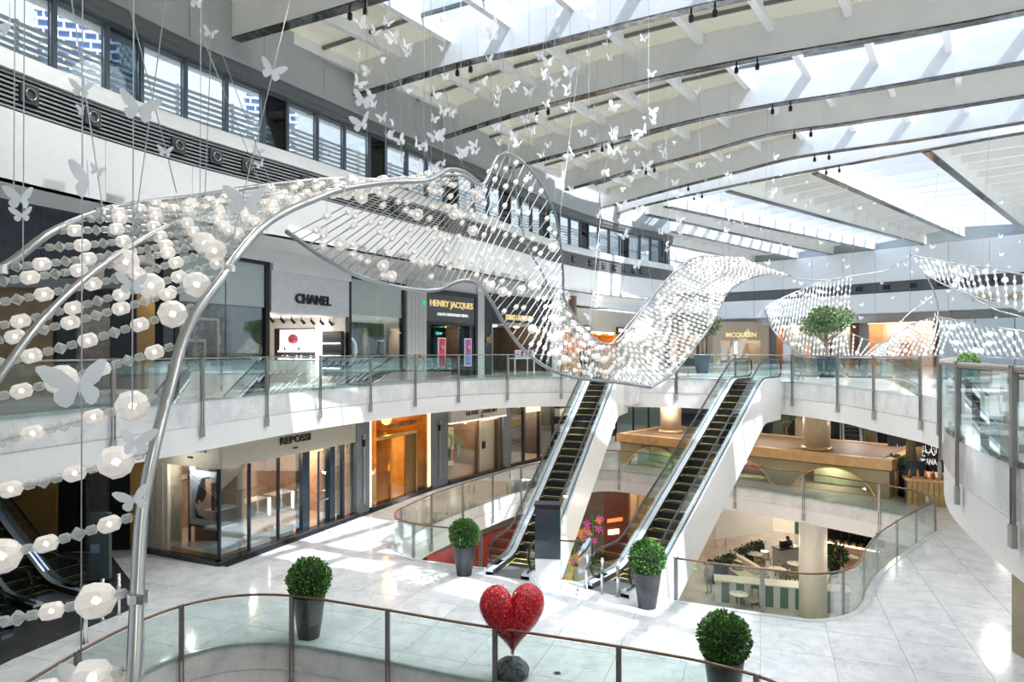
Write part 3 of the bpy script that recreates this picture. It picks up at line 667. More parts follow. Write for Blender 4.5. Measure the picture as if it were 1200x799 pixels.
# ================================================================== SHOPFRONTS
def textobj(txt, size, mt, parent, M, depth=.02, align='CENTER', bold=0.0, name='lettering', sx=1.0, space=1.0, wide=None):
    cu = bpy.data.curves.new(name, 'FONT'); cu.body = txt; cu.size = size; cu.extrude = depth/2; cu.align_x = align; cu.align_y = 'BOTTOM_BASELINE' if False else 'BOTTOM'
    cu.offset = bold; cu.space_character = space; cu.resolution_u = 3
    o = bpy.data.objects.new(name, cu); COL.objects.link(o); bpy.context.view_layer.update()
    me = bpy.data.meshes.new_from_object(o); bpy.data.objects.remove(o); me.name = name
    if wide:
        w = max(v.co.x for v in me.vertices)-min(v.co.x for v in me.vertices); sx = wide/w
    R = Matrix(((sx,0,0,0),(0,0,-1,0),(0,1,0,0),(0,0,0,1)))    # text stands in x-z plane facing -y
    for v in me.vertices: v.co = R @ v.co
    me.materials.clear(); me.materials.append(mt)
    return link(name, me, parent, M)
def frame(a, b): # local frame along a->b : x along, y into the shop (to the left of a->b), origin a
    d = Vector((b[0]-a[0], b[1]-a[1])); return math.atan2(d.y, d.x), d.length
def shop(pxa, pxb, z, name, label, off=0.0):
    a, b = shop_at(pxa), shop_at(pxb); ang, L = frame(a, b)
    n = Vector((-math.sin(ang), math.cos(ang)))
    t = thing(name, (a[0]+n.x*off, a[1]+n.y*off, z), ang, label, 'shop'); return t, L
def box(t, name, mt, x0, y0, z0, x1, y1, z1, **kw): return MB().box(x0, y0, z0, x1, y1, z1).build(name, mt, t, **kw)
def T(x, y, z): return Matrix.Translation((x, y, z))
LTAN = pm('limestone', (.50,.46,.36), .5, var=.08, bump=.1, scale=14); PAVE = pm('grey_slate', (.16,.18,.20), .35, var=.2, scale=12)
WOOD = pm('shop_wood', (.30,.19,.11), .35, var=.2); COPPER = pm('copper', (.75,.42,.26), .25, .9); SKIN = pm('skin_print', (.62,.42,.32), .5)
DKWALL = pm('dark_interior', (.10,.085,.075), .5, var=.3); BRASS = pm('brass', (.72,.52,.22), .28, .9, var=.12)
LAMPW = pm('lamp_warm', (1,.85,.6), emit=14, ecol=(1,.72,.38)); LAMPN = pm('lamp_white', (1,1,1), emit=8, ecol=(1,.96,.9))
GOLDLET = pm('gold_letter', (.80,.62,.30), .3, .6, emit=.5, ecol=(1,.75,.35)); WLET = pm('white_letter', (.9,.9,.88), .4, emit=.5, ecol=(1,1,1)); BLET = pm('black_letter', (.012,.012,.014), .4)
WARMW = pm('warm_wall', (.62,.45,.28), .5, var=.1); LIN = pm('interior_light_wall', (.72,.70,.66), .5, var=.05)
def lamp(loc, e, col=(1,.8,.55), r=.1):
    l = bpy.data.lights.new('shop_and_fill_lamp', 'POINT'); l.energy = e; l.color = col; l.shadow_soft_size = r
    o = bpy.data.objects.new('shop_and_fill_lamp', l); COL.objects.link(o); o.location = loc; return o
def tlamp(t, x, y, z, e, col=(1,.8,.55)): return lamp(wm(t) @ Vector((x, y, z)), e, col)
def interior(t, L, H, D, wall, fl=None, lampe=120, col=(1,.8,.55), x0=.05, side=True):
    m = MB(); m.box(x0, D, 0, L-x0, D+.1, H)
    if side is True: m.box(x0-.05, .1, 0, x0, D, H)
    elif side is False:
        I = t.matrix_basis.inverted() if False else wm(t).inverted(); q = I @ Vector((-11.0, 23.0, 0)); m.bar((0, .1, H/2), (q.x, q.y, H/2), .08, H)
    m.box(L-x0, .1, 0, L-x0+.05, D, H); m.build('interior_wall', wall, t)
    box(t, 'interior_floor', fl or TANFLOOR, x0, .05, .0, L-x0, D, .03); box(t, 'interior_ceiling', wall, x0, .05, H, L-x0, D+.1, H+.05)
    k = max(1, int(L/2.2))
    for i in range(k):
        x = L*(i+.5)/k; box(t, 'ceiling_lamp', LAMPW if col[2] < .7 else LAMPN, x-.12, D*.45-.12, H-.03, x+.12, D*.45+.12, H-.005)
        if lampe: tlamp(t, x, D*.45, H-.35, lampe/k, col)
def poster_portrait(t, x0, x1, z0, z1, y, dark=True, face=True):
    """a printed portrait: flat colour areas"""
    w = x1-x0; h = z1-z0
    box(t, 'poster', pm('poster_sky', (.33,.40,.50), .4) if 'poster_sky' not in bpy.data.materials else bpy.data.materials['poster_sky'], x0, y, z0, x1, y+.03, z1)
    def pol(pts, mt, nm, dy): MB().vprism([(x0+a*w, z0+b*h) for a, b in pts], y-dy, y-dy+.004).build(nm, mt, t)
    HAIR = bpy.data.materials.get('print_hair') or pm('print_hair', (.025,.018,.018), .5)
    pol([(.2,0), (.12,.3), (.3,.75), (.45,.95), (.8,1), (.72,.7), (.6,.4), (.75,0)], HAIR, 'printed_hair', .005)
    pol([(.62,.95), (.62,.72), (.66,.6), (.6,.5), (.5,.42), (.5,.0), (.98,0), (.98,.45), (.86,.52), (.84,.6), (.93,.63), (.96,.72), (1,.76), (.98,.95)], SKIN, 'printed_face', .010)
    pol([(.1,.28), (.2,.24), (.32,.08), (.62,.04), (.8,.16), (.72,.26), (.52,.36), (.36,.44), (.3,.42), (.34,.32), (.14,.38), (.1,.34), (.24,.28)], bpy.data.materials.get('print_hand') or pm('print_hand', (.70,.50,.39), .5), 'printed_hand', .015)
# ---- level 1, corner shop with limestone band -----------------------------------------------------
t, L = shop(257, 414, 0, 'corner_shop', 'pale stone corner shop with large show windows beside the black lobby'); S1 = t
H = 3.0
for k, (x0, x1) in enumerate(zip([0, .26*L, .5*L], [.26*L, .5*L, .71*L])): pass
def lx(t, px):      # local x on the shop line of picture column px
    p = shop_at(px); return (wm(t).inverted() @ Vector((p[0], p[1], 0))).x
X = {k: lx(t, k) for k in (257, 292, 326, 353, 361, 374, 385, 391, 401, 405, 414)}
box(t, 'stone_band', LTAN, -.02, -.12, H, L, .25, 3.95)
for a, b in ((257,292), (292,326), (326,353), (391,401), (405,414)): box(t, 'window_pane', SHOPG, X[a]+.03, -.005, .25, X[b]-.03, .005, H)
for a in (257, 292, 326): box(t, 'window_frame', NAVY, X[a]-.03, -.05, .12, X[a]+.03, .06, H)
for a, b in ((353,361), (385,391), (401,403)): box(t, 'door_jamb', NAVY, X[a] if a != 401 else X[401]-.03, -.08, .0, X[b] if b != 403 else X[401]+.06, .25, H)
box(t, 'door_leaf', SHOPG, X[374], .02, .1, X[385], .04, H-.1); m = MB()
for a, b in (((X[374],.1), (X[374],H-.1)), ((X[374],.1), (X[385],.1)), ((X[385],.1), (X[385],H-.1))): m.bar((a[0], .03, a[1]), (b[0], .03, b[1]), .06, .06)
m.build('door_frame', NAVY, t); box(t, 'door_handle', CHROME, X[374]+.1, -.05, 1.0, X[374]+.5, -.02, 1.04)
box(t, 'plinth', BLKSTONE, -.25, -.3, 0, L, .0, .14)
interior(t, L, 2.98, 4.5, pm('rose_wood_wall', (.40,.27,.21), .4, var=.2), None, 420, x0=.1, side=None)
textobj('REPOSSI', .36, BLET, t, T((X[326]+X[361])/2-.05, -.15, 3.36), .05, bold=.006, wide=1.55); textobj('PARIS', .1, BLET, t, T((X[326]+X[361])/2-.05, -.14, 3.18), .02)
m = MB()
for a, b in ((0, .26), (.26, .5), (.5, .71)): pass
for i, (a, b) in enumerate(((257,292), (292,326), (326,353))):
    d = thing('display_case', (wm(t) @ Vector((X[a]+.12, .25, .02))), wm(t).to_euler().z, ['glass jewellery case with a turquoise bust in the corner shop window', 'glass jewellery case with a white bust in the middle shop window', 'glass jewellery case with green glass beside the shop door'][i], 'display case')
    w = X[b]-X[a]-.24
    box(d, 'plinth', pm('case_base', (.42,.42,.40), .5) if i == 0 else bpy.data.materials['case_base'], 0, 0, 0, w, .55, .35); box(d, 'shelf', WHITE, 0, 0, .95, w, .55, 1.02); box(d, 'glass_box', SHOPG, 0, 0, 1.02, w, .02, 1.55)
    box(d, 'edge_light', LAMPN, w-.05, -.02, .95, w, 0, 1.55); box(d, 'top_rail', WHITE, 0, 0, 1.55, w, .55, 1.58)
    bust = thing('necklace_bust', wm(d) @ Vector((w*.4, .25, 1.02)), 0, ['turquoise necklace bust on the corner case', 'white necklace bust on the middle case', 'low green tray bust on the case by the door'][i], 'bust')
    MB().lathe([(.14,0), (.16,.12), (.1,.26), (.05,.38), (.03,.44)], 10).build('body', [pm('turq', (.05,.45,.42), .4), WHITE, pm('green_g', (.2,.45,.38), .3)][i], bust, True)
    MB().lathe([(.12,0), (.12,.02)], 10).build('foot', WHITE, bust)
    tr = thing('jewellery_tray', wm(d) @ Vector((w*.3, .2, .35)), wm(t).to_euler().z, ['white tray low in the corner window', 'white tray low in the middle window', 'white tray low in the window by the door'][i], 'tray'); box(tr, 'tray_board', WHITE, 0, 0, 0, .45, .3, .04); box(tr, 'jewel', BRASS, .15, .1, .04, .25, .18, .07)
for i, (xx, zz) in enumerate(((.12, 1.6), (.3, 1.9), (.45, 1.6))):
    sh = thing('wall_shelf', wm(t) @ Vector((L*xx, 4.2, zz)), wm(t).to_euler().z, ['dark back shelf with boxes in the stone corner shop', 'high copper back shelf in the stone corner shop', 'dark back shelf near the stone shop door'][i], 'shelf')
    box(sh, 'board', COPPER if i == 1 else BLACK, 0, 0, 0, 1.3, .28, .04)
    for k in range(3): box(sh, 'box', [WHITE, COPPER, DKWALL][k], .15+k*.4, .05, .04, .38+k*.4, .22, .2+.08*k)
# poster on the return face
ret_a = Vector((-12.35, 23.05)); ret_b = Vector((-9.26, 21.6)); ang, RL = frame(ret_a, ret_b)
r = thing('shop_return', (ret_a.x, ret_a.y, 0), ang, 'stone clad return wall of the corner shop with a framed portrait', 'wall')
box(r, 'stone_band', LTAN, 0, -.1, H, RL+.1, .3, 3.95); box(r, 'stone_pier', LTAN, 0, -.05, 0, RL*.32, .5, H); box(r, 'plinth', BLKSTONE, 0, -.28, 0, RL+.2, -.05, .14)
for i in range(4): box(r, 'pilaster_strip', LTAN, .05+i*.24, -.1, .1, .2+i*.24, -.05, H)
box(r, 'return_pane', SHOPG, RL*.34, -.01, .14, RL-.04, .01, H); box(r, 'niche_back', pm('niche_wood', (.36,.25,.17), .4), RL*.32, 1.0, .0, RL-.1, 1.1, H); box(r, 'niche_floor', WOOD, RL*.32, 0, .1, RL-.1, 1.0, .14)
textobj('REPOSSI', .34, BLET, r, T(RL*.66, -.13, 3.42), .05, bold=.006, wide=1.35); textobj('PARIS', .1, BLET, r, T(RL*.66, -.12, 3.24), .02)
s = thing('poster_stand', wm(r) @ Vector((RL*.42, .55, .14)), ang, 'framed advertising poster of a woman with dark hair in the shop return', 'poster')
pw = RL*.36
m = MB(); m.box(-.06, -.03, 0, 0, .03, 2.65); m.box(pw, -.03, 0, pw+.06, .03, 2.65); m.box(-.06, -.03, 2.6, pw+.06, .03, 2.68); m.box(-.06, -.03, .72, pw+.06, .03, .78); m.build('stand_frame', NAVY, s)
box(s, 'mount_board', WHITE, 0, -.01, .78, pw, .02, 2.6); poster_portrait(s, .1, pw-.06, 1.0, 2.42, -.03)
tlamp(r, RL*.55, .22, 2.86, 60, (1,.92,.82)); tlamp(r, RL*.62, -.9, 3.3, 25, (1,.95,.9))  # unseen fill lights added to brighten the portrait
box(r, 'lamp_tube', COPPER, RL*.86, .1, 1.6, RL*.9, .16, 2.5)
# ---- grey slate piers and the next shops ----------------------------------------------------------
def pier(a, b, z, h, mt, label, strip=True, d=.35):
    t, L = shop(a, b, z, 'pier', label); t['category'] = 'pier'; box(t, 'shaft', mt, 0, -.12, 0, L, d, h)
    if strip: box(t, 'light_fin', STEEL, L*.45, -.2, .4, L*.45+.06, -.12, h-.7); box(t, 'fin_cap', BLACK, L*.45-.01, -.21, h-1.2, L*.45+.07, -.12, h-.9)
    return t
pier(415, 430.5, 0, 3.95, PAVE, 'grey slate pier between the stone shop and the gold shop')
pier(502, 523, 0, 3.95, PAVE, 'grey slate pier between the gold shop and the cream watch shop')
t, L = shop(430.5, 502, 0, 'gold_shop', 'jewellery shop with amber glass and glowing gold edges')
AMB = glass('amber_glass', (.95,.72,.38), .4)
box(t, 'plinth', BLKSTONE, 0, -.25, 0, L, 0, .14)
for x in (0.0, L-.12): box(t, 'lit_edge', pm('lit_edge', (1,.8,.5), emit=1.6, ecol=(1,.74,.42)) if 'lit_edge' not in bpy.data.materials else bpy.data.materials['lit_edge'], x, -.12, .1, x+.12, 0, 3.95)
for a, b in ((.13, .34), (.76, .95)): box(t, 'amber_pane', AMB, L*a, -.02, .14, L*b, 0, 3.9)
box(t, 'amber_transom', AMB, L*.34, -.02, 2.9, L*.76, 0, 3.9)
m = MB(); m.box(L*.33, -.08, .1, L*.345, .1, 2.95); m.box(L*.755, -.08, .1, L*.77, .1, 2.95); m.box(L*.13, -.1, 2.85, L*.77, .1, 2.98); m.box(L*.94, -.08, .1, L*.955, .1, 3.9); m.build('portal_frame', BRASS, t)
box(t, 'door_leaf', pm('bronze_door', (.28,.16,.06), .3, .6), L*.60, .02, .1, L*.755, .12, 2.85)
interior(t, L, 3.95, 3.5, pm('amber_wall', (.70,.38,.10), .35, var=.25, scale=2), None, 190, (1,.62,.25), x0=.12)
textobj('roberto coin', .42, pm('brown_letter', (.10,.05,.03), .3), t, T(L*.5, -.08, 3.22), .04, bold=.004, wide=L*.42)
for i, xx in enumerate((.16, .82)):
    c = thing('pedestal_case', wm(t) @ Vector((L*xx, .35, .14)), wm(t).to_euler().z, ['white pedestal with gold jewels behind the amber window by the slate pier', 'white pedestal with gold jewels behind the amber window beyond the bronze door'][i], 'display case')
    box(c, 'pedestal', WHITE, 0, 0, 0, .35, .35, 1.2); box(c, 'glass_cube', SHOPG, .02, .02, 1.2, .33, .33, 1.6)
    MB().lathe([(.1,0), (.05,.12), (.02,.22)], 10, (.17,.17,1.2)).build('jewel', LAMPW, c)
    for k in range(5):
        a = k*1.25; MB().tube([(.17, .17, 1.75), (.17+.12*math.cos(a), .17+.12*math.sin(a), 1.95+.1*k % .3)], .012, 5).build('twig', LAMPW if k % 2 else BRASS, c)
# cream watch shop
t, L = shop(523, 588, 0, 'watch_shop', 'watch shop with cream sign band, cream display wall and open brown door')
X = {k: lx(t, k) for k in (523, 541, 558, 560, 566, 583, 588)}
box(t, 'sign_band', pm('cream_band', (.72,.68,.60), .4), 0, -.3, 3.05, L, .2, 3.95); box(t, 'band_light', pm('band_lit', (1,1,.95), emit=1.2, ecol=(1,.95,.85)), 0, -.32, 3.0, L, -.02, 3.05)
box(t, 'plinth', BLKSTONE, 0, -.25, 0, L, 0, .14); interior(t, L, 3.0, 3.5, pm('brown_wall', (.22,.14,.10), .4, var=.2), None, 300, x0=.1)
box(t, 'window_pane', SHOPG, .05, -.01, .14, X[558], .01, 3.0); box(t, 'door_jamb', BRONZE, X[558], -.06, 0, X[560]+.05, .2, 3.0); box(t, 'door_jamb', BRONZE, X[583], -.06, 0, X[583]+.2, .2, 3.0)
box(t, 'door_leaf', pm('cream_door', (.62,.54,.40), .4), X[566], .2, .05, X[583], .26, 2.8); box(t, 'door_handle', BLACK, X[566]+.2, .12, 1.3, X[566]+.45, .2, 1.7)
textobj('ULYSSE    NARDIN', .30, BLET, t, T(L*.52, -.34, 3.28), .04, bold=.004, wide=L*.55)
m = MB(); m.box(L*.52-.02, -.35, 3.14, L*.52+.02, -.32, 3.44); m.box(L*.52-.09, -.35, 3.36, L*.52+.09, -.32, 3.39); m.tube([(L*.52-.14,-.335,3.24), (L*.52-.08,-.335,3.17), (L*.52,-.335,3.14), (L*.52+.08,-.335,3.17), (L*.52+.14,-.335,3.24)], .018, 5); m.build('anchor_emblem', BLET, t)
box(t, 'display_wall', pm('display_cream', (.80,.68,.42), .4, emit=.35, ecol=(1,.82,.5)), .1, .5, .7, X[541], .6, 2.7)
m = MB(); 
for r_ in (.45, .33): m.tube([(.75+r_*math.cos(a*.3927), .48, 1.95+r_*math.sin(a*.3927)) for a in range(16)], .03, 5, closed=True)
m.build('watch_outline', BLACK, t); box(t, 'screen', BLACK, X[541]-1.0, .4, 1.0, X[541]-.35, .46, 1.6); box(t, 'red_card', pm('red_card', (.7,.08,.04), .4), X[541]-.3, .35, .95, X[541]+.05, .38, 1.55); box(t, 'white_card', WHITE, X[541]+.08, .3, 1.2, X[541]+.35, .33, 1.75)
pier(588, 597, 0, 3.95, PAVE, 'narrow slate pier beside the watch shop', False)
t, L = shop(597, 648, 0, 'dark_shop', 'dark framed shop with a small lit amber sign above its open door')
X = {k: lx(t, k) for k in (597, 613, 615, 631, 633, 648)}
box(t, 'sign_band', BLACK, 0, -.05, 3.5, L, .15, 3.95); box(t, 'plinth', BLKSTONE, 0, -.2, 0, L, 0, .12); interior(t, L, 3.5, 4, DKWALL, None, 260, x0=.1)
for a in (597, 613, 631, 648): box(t, 'upright', BLACK, X[a]-.08, -.06, 0, X[a]+.08, .1, 3.5)
box(t, 'window_pane', SHOPG, X[597]+.1, -.01, .1, X[613]-.1, .01, 3.5); box(t, 'window_pane', SHOPG, X[633]+.1, -.01, .1, X[648]-.1, .01, 3.5)
box(t, 'lit_sign', pm('amber_sign', (1,.7,.3), emit=1.5, ecol=(1,.68,.3)), X[615], -.12, 3.0, X[631], -.06, 3.75); textobj('messika', .34, BLET, t, T((X[615]+X[631])/2, -.14, 3.25), .02, bold=.008, wide=(X[631]-X[615])*.8)
for k in range(4): box(t, 'shelf', WOOD, X[615]+.1, 3.2, .6+k*.6, X[631]-.1, 3.6, .66+k*.6)
for k in range(3): box(t, 'shelf', STEEL, X[597]+.3, .5, .5+k*.7, X[613]-.3, .9, .54+k*.7)
# striped pier
t, L = shop(652, 681, 0, 'striped_pier', 'pier with horizontal black and beige stripes behind the first escalator'); t['category'] = 'pier'
for k in range(8): box(t, 'stripe', BLKSTONE if k % 2 == 0 else LTAN, 0, -.3, k*.5, L, .6, min(k*.5+.5, 3.95))
# shops beyond
t, L = shop(684, 718, 0, 'small_shop', 'small dim shop with striped side and a glass counter beyond the escalator')
interior(t, L, 3.9, 3, DKWALL, None, 200); 
for k in range(8): box(t, 'stripe', BLKSTONE if k % 2 else WHITE, L-.6, -.2, k*.5, L, .1, k*.5+.49)
for k in range(3): box(t, 'shelf', WOOD, .3, 2.5, .7+.7*k, L-1, 2.9, .76+.7*k)
t, L = shop(722, 776, 0, 'glass_room_shop', 'dark framed glass fronted shop behind the kiosk roof')
interior(t, L, 3.9, 5, pm('green_grey', (.35,.42,.40), .4, var=.2), None, 260, (1,.95,.9))
for k in range(4): box(t, 'upright', BLACK, L*k/3-.07, -.05, 0, L*k/3+.07, .05, 3.9)
for k in range(3): box(t, 'window_pane', SHOPG, L*k/3+.1, -.01, .1, L*(k+1)/3-.1, .01, 3.8)
# ---- lobby recess (both levels) -------------------------------------------------------------------
lob = thing('wall_left', (0,0,0), kind='structure')
OCH = pm('ochre_wood', (.34,.20,.06), .35, var=.18, scale=1.5); NAVW = pm('slate_blue_wall', (.060,.075,.09), .35, var=.25, scale=3)
LA, LB = Vector((-12.35, 23.05)), Vector((-27, 21.2)); ang, LL = frame(LB, LA); lt = thing('lobby_wall', (LB.x, LB.y, 0), ang, kind=None)
props(lt, 'ochre wood lobby wall with black lift doors beside the stone shop', 'wall')
def lobx(px): k = (px-600)/F; d = LA-LB; q = (LB.x-k*LB.y)/(k*d.y-d.x); return q*LL
for z0, z1, segs in ((0, 3.95, [(-100, 66, OCH), (66, 100, BLACK), (100, 126, DKWALL), (126, 152, BLACK), (152, 200, OCH)]), (Z2, 9.0, [(-100, 62, OCH), (62, 100, BLACK), (100, 118, DKWALL), (118, 160, BLACK), (160, 200, OCH)])):
    for a, b, mt in segs: box(lt, 'lift_door' if mt is BLACK else 'wood_panel', mt, lobx(a)+.01, 0 if mt is not BLACK else .12, z0, (min(lobx(b), LL) if z0 == 0 else lobx(min(b, 193)))-.01, .3, z1)
    box(lt, 'lit_sign', WLET, lobx(136), -.02, z0+3.3, lobx(142), 0, z0+3.36)
for k in range(9): box(lt, 'slate_panel', NAVW, k*LL/9+.01, -.05, 9.0, (k+1)*LL/9-.01, .2, 12.4)
MB().box(-27, 8, -.0, -26.8, 22, 12.4).build('side_wall', NAVW, lob)
# lobby slab soffit strip over the upper level lobby
box(lt, 'bulkhead', pm('bulkhead_grey', (.30,.31,.32), .5), 0, -.9, 8.75, LL, 0, 9.05)
# ---- level 2 shops --------------------------------------------------------------------------------
a = shop_at(190); 
t, L = shop(190, 205, Z2, 'black_pilaster', 'black stone pilaster with a round white emblem beside the lift lobby'); t['category'] = 'pilaster'
box(t, 'shaft', BLKSTONE, 0, -.05, 0, L, .3, 4.3); m = MB(); m.tube([(L*.62+.16*math.cos(q*.3927), -.07, 3.05+.16*math.sin(q*.3927)) for q in range(16)], .02, 5, closed=True); m.box(L*.62-.1, -.08, 3.08, L*.62+.1, -.06, 3.12); m.box(L*.62-.02, -.08, 2.95, L*.62+.02, -.06, 3.1); m.build('emblem', WLET, t)
def tall_glass_front(a, b, label, frosted_h=1.45, cont=None, top=4.25, mid=None):
    t, L = shop(a, b, Z2, 'glass_shopfront', label)
    fz = top-frosted_h; n = mid or 2
    for k in range(n):
        box(t, 'frosted_pane', FROST, L*k/n+.02, -.01, fz, L*(k+1)/n-.02, .01, top); box(t, 'window_pane', SHOPG, L*k/n+.02, -.01, .1, L*(k+1)/n-.02, .01, fz-.02)
    box(t, 'edge_frame', BLACK, -.1, -.08, 0, .06, .15, top+.12); box(t, 'edge_frame', BLACK, L-.18, -.08, 0, L, .15, top+.12); box(t, 'head_frame', BLACK, 0, -.08, top, L, .15, top+.12)
    return t, L
FROST = pm('frosted_panel', (.50,.58,.57), .25, var=.03)
t, L = tall_glass_front(206, 314, 'tall glazed shopfront with white foliage display next to the white sign front')
interior(t, L, 4.2, 4.5, pm('shop_grey_wall', (.16,.155,.15), .5, var=.5, scale=3), LIN, 150, (1,.93,.85), side=False)
for k in range(5): box(t, 'wall_shelf', BLACK, L*.62, 1.3, .6+k*.45, L-.3, 1.55, .64+k*.45)
for k in range(8):
    box(t, 'goods', [WHITE, COPPER, pm('pink_goods', (.7,.4,.4)) if k == 2 else WHITE, DKWALL][k % 4], L*.63+k*.22, 1.35, .64+(k % 4)*.45, L*.63+k*.22+.15, 1.5, .95+(k % 4)*.45)
# display: picture-frame and white feather trees
dt = thing('window_display', wm(t) @ Vector((L*.28, .7, 0)), wm(t).to_euler().z, 'nested gold picture frames on a white podium in the tall shop window', 'display')
box(dt, 'podium', LIN, -.6, 0, 0, 1.8, 1.0, .8)
for k, (s0, s1) in enumerate(((1.6, .1), (.9, .3))):
    m = MB(); zc = .8
    m.box(.6-s0/2, .1+s1, zc, .6-s0/2+.08, .18+s1, zc+s0); m.box(.6+s0/2-.08, .1+s1, zc, .6+s0/2, .18+s1, zc+s0); m.box(.6-s0/2, .1+s1, zc+s0-.08, .6+s0/2, .18+s1, zc+s0); m.build('gold_frame', BRASS, dt)
MB().ball((.6,.5,1.15), .16, 8, 6, sz=1.8).build('figurine', WARMW, dt, True)
WLEAF = pm('white_feather', (.85,.87,.88), .5)
def feather_tree(loc, h, label, seed):
    r = random.Random(seed); t = thing('feather_tree', loc, 0, label, 'display tree'); MB().tube([(0,0,0), (.05,0,h*.5), (0,.03,h)], .03, 6).build('trunk', WHITE, t)
    m = MB()
    for k in range(150):
        z = h*(.25+.75*r.random()); a = r.random()*6.28; l = (.25+.3*r.random())*(1.2-z/h*.7); p = Vector((0,0,z)); q = Vector((math.cos(a)*l, math.sin(a)*l, z+.15+.2*r.random())); d = (q-p); w = Vector((-d.y, d.x, 0)).normalized()*.05
        md = p.lerp(q, .6); m.add([p, md+w, q, md-w], [(0,1,2,3)])
    m.build('feathers', WLEAF, t, kind='stuff')
feather_tree(wm(t) @ Vector((L*.12, .9, 0)), 2.9, 'white feather tree in the shop window nearest the black pilaster', 1); feather_tree(wm(t) @ Vector((L*.47, 1.3, 0)), 3.0, 'white feather tree behind the nested gold frames', 2)
# white sign front
t, L = shop(316, 408, Z2, 'white_sign_shop', 'shop with big white sign board over a wide lit opening and gold inner wall')
box(t, 'sign_board', pm('sign_white', (.72,.75,.78), .4), 0, -.08, 2.68, L, .3, 4.1); box(t, 'sign_cap', WHITE, 0, -.16, 4.1, L, .3, 4.35)
textobj('CHANEL', .48, BLET, t, T(L*.49, -.13, 2.96), .06, bold=.014, wide=1.95)
interior(t, L, 2.66, 5.0, LIN, LIN, 70, (1,.92,.85)); 
def sbox(t, name, mt, x0, y0, z0, x1, y1, z1): return box(t, name, mt, L-.12-(4.45-y0)*.6, 4.7-x1*.95, z0, L-.12-(4.45-y1)*.6, 4.7-x0*.95, z1)
sbox(t, 'gold_wall', pm('gold_wall', (.50,.32,.06), .35, var=.1), .25, 3.4, 0, 1.1, 3.5, 2.6)
sbox(t, 'black_shelving', BLACK, 1.15, 4.2, .9, 3.55, 4.4, 2.25); sbox(t, 'lit_screen', pm('lit_screen', (.6,.55,.6), emit=.7, ecol=(.75,.7,.8)), 1.5, 4.12, 1.3, 3.4, 4.18, 2.2)
for k in range(2): sbox(t, 'lit_shelf', LAMPN, 1.5, 3.95, 1.28-.32*k, 3.4, 4.2, 1.31-.32*k)
for k in range(14): sbox(t, 'bottle', [WHITE, pm('bottle_amber', (.5,.3,.15)) if k == 1 else WHITE, BLACK][k % 3], 1.55+k*.13, 4.0, 1.31-.32*(k % 2), 1.6+k*.13, 4.08, 1.45-.32*(k % 2))
sbox(t, 'counter_white', WHITE, 1.4, 3.0, 0, 3.6, 3.6, .9); sbox(t, 'light_column', LAMPN, 3.62, 3.9, .3, 3.85, 4.1, 2.3); sbox(t, 'black_shelving', BLACK, 3.9, 4.0, .3, 4.9, 4.3, 2.1)
for k in range(3): sbox(t, 'lit_shelf', LAMPN, 3.95, 3.85, .6+k*.5, 4.85, 4.0, .63+k*.5)
MB().ball((L-.5, 2.4, 1.8), .2, 10, 6).build('red_emblem', pm('dark_red', (.25,.03,.04), .4), t, True)
for k in range(9):
    x = .3+k*.55; MB().tube([(x, .8, 2.62), (x, .8, 2.5), (x+.09, .7, 2.35)], [.03,.05,.06], 8).build('track_spot', BLACK, t)
for k in range(7): box(t, 'side_slat', BLACK, .06, .9+k*.1, .4+k*.28, .2, 1.0+k*.1, .44+k*.28)
t, L = tall_glass_front(409, 473, 'tall glazed shopfront with a round emblem hanging and a portrait screen', 1.45, mid=2)
interior(t, L, 4.2, 3.5, LIN, LIN, 70, (1,.95,.9)); box(t, 'black_wall', pm('ink_wall', (.03,.04,.05), .3), L*.36, .9, 1.0, L-.25, 1.0, 2.55)
pt = thing('portrait_screen', wm(t) @ Vector((L*.40, .8, 1.0)), wm(t).to_euler().z, 'screen with a woman with fair hair behind the hanging round emblem', 'screen')
box(pt, 'screen', BLACK, 0, 0, 0, 1.15, .05, 1.5); MB().vprism([(.3,0), (.25,.5), (.4,1.1), (.6,1.4), (.8,1.2), (.9,.6), (.95,0)], -.02, -.01).build('printed_hair', pm('fair_hair', (.45,.28,.14), .5), pt); MB().vprism([(.42,.55), (.4,.85), (.5,1.15), (.66,1.15), (.74,.85), (.7,.6), (.6,.5), (.62,.1), (.5,.1), (.5,.45)], -.035, -.025).build('printed_face', pm('print_face', (.72,.50,.38), .5, emit=.2), pt)
em = thing('hanging_emblem', wm(t) @ Vector((L*.22, .6, 1.35)), wm(t).to_euler().z, 'white round ring emblem hanging in the glazed shopfront', 'emblem')
m = MB(); m.tube([(.42*math.cos(q*.2618), 0, .5*math.sin(q*.2618)) for q in range(24)], .05, 6, closed=True); m.build('ring', WLET, em); m = MB()
for s in (-1, 1): m.tube([(s*(.08+.2*math.cos(q*.35-1.6))-s*.02, 0, .22*math.sin(q*.35-1.6)) for q in range(10)], .03, 5)
m.build('curved_bars', BRASS, em); MB().tube([(0,0,.5), (0,0,2.6)], .01, 4).build('cord', STEEL, em); textobj('CHANEL', .14, WLET, t, T(L*.86, .87, 1.7), .01)
WPIL = pm('white_pilaster', (.62,.63,.61), .35, var=.05)
t, L = shop(474, 497, Z2, 'pale_pilaster', 'wide pale fluted pilaster with a small green sign'); t['category'] = 'pilaster'
for k in range(5): box(t, 'panel_strip', WPIL, L*k/5+.015, -.15, 0, L*(k+1)/5-.015, .3, 4.6)
box(t, 'green_sign', pm('green_sign', (.05,.5,.3), emit=.6), L*.72, -.2, 3.5, L*.92, -.17, 3.72); box(t, 'fire_call_point', pm('red_box', (.6,.05,.04)), L*.55, -.2, 1.0, L*.68, -.16, 1.15)
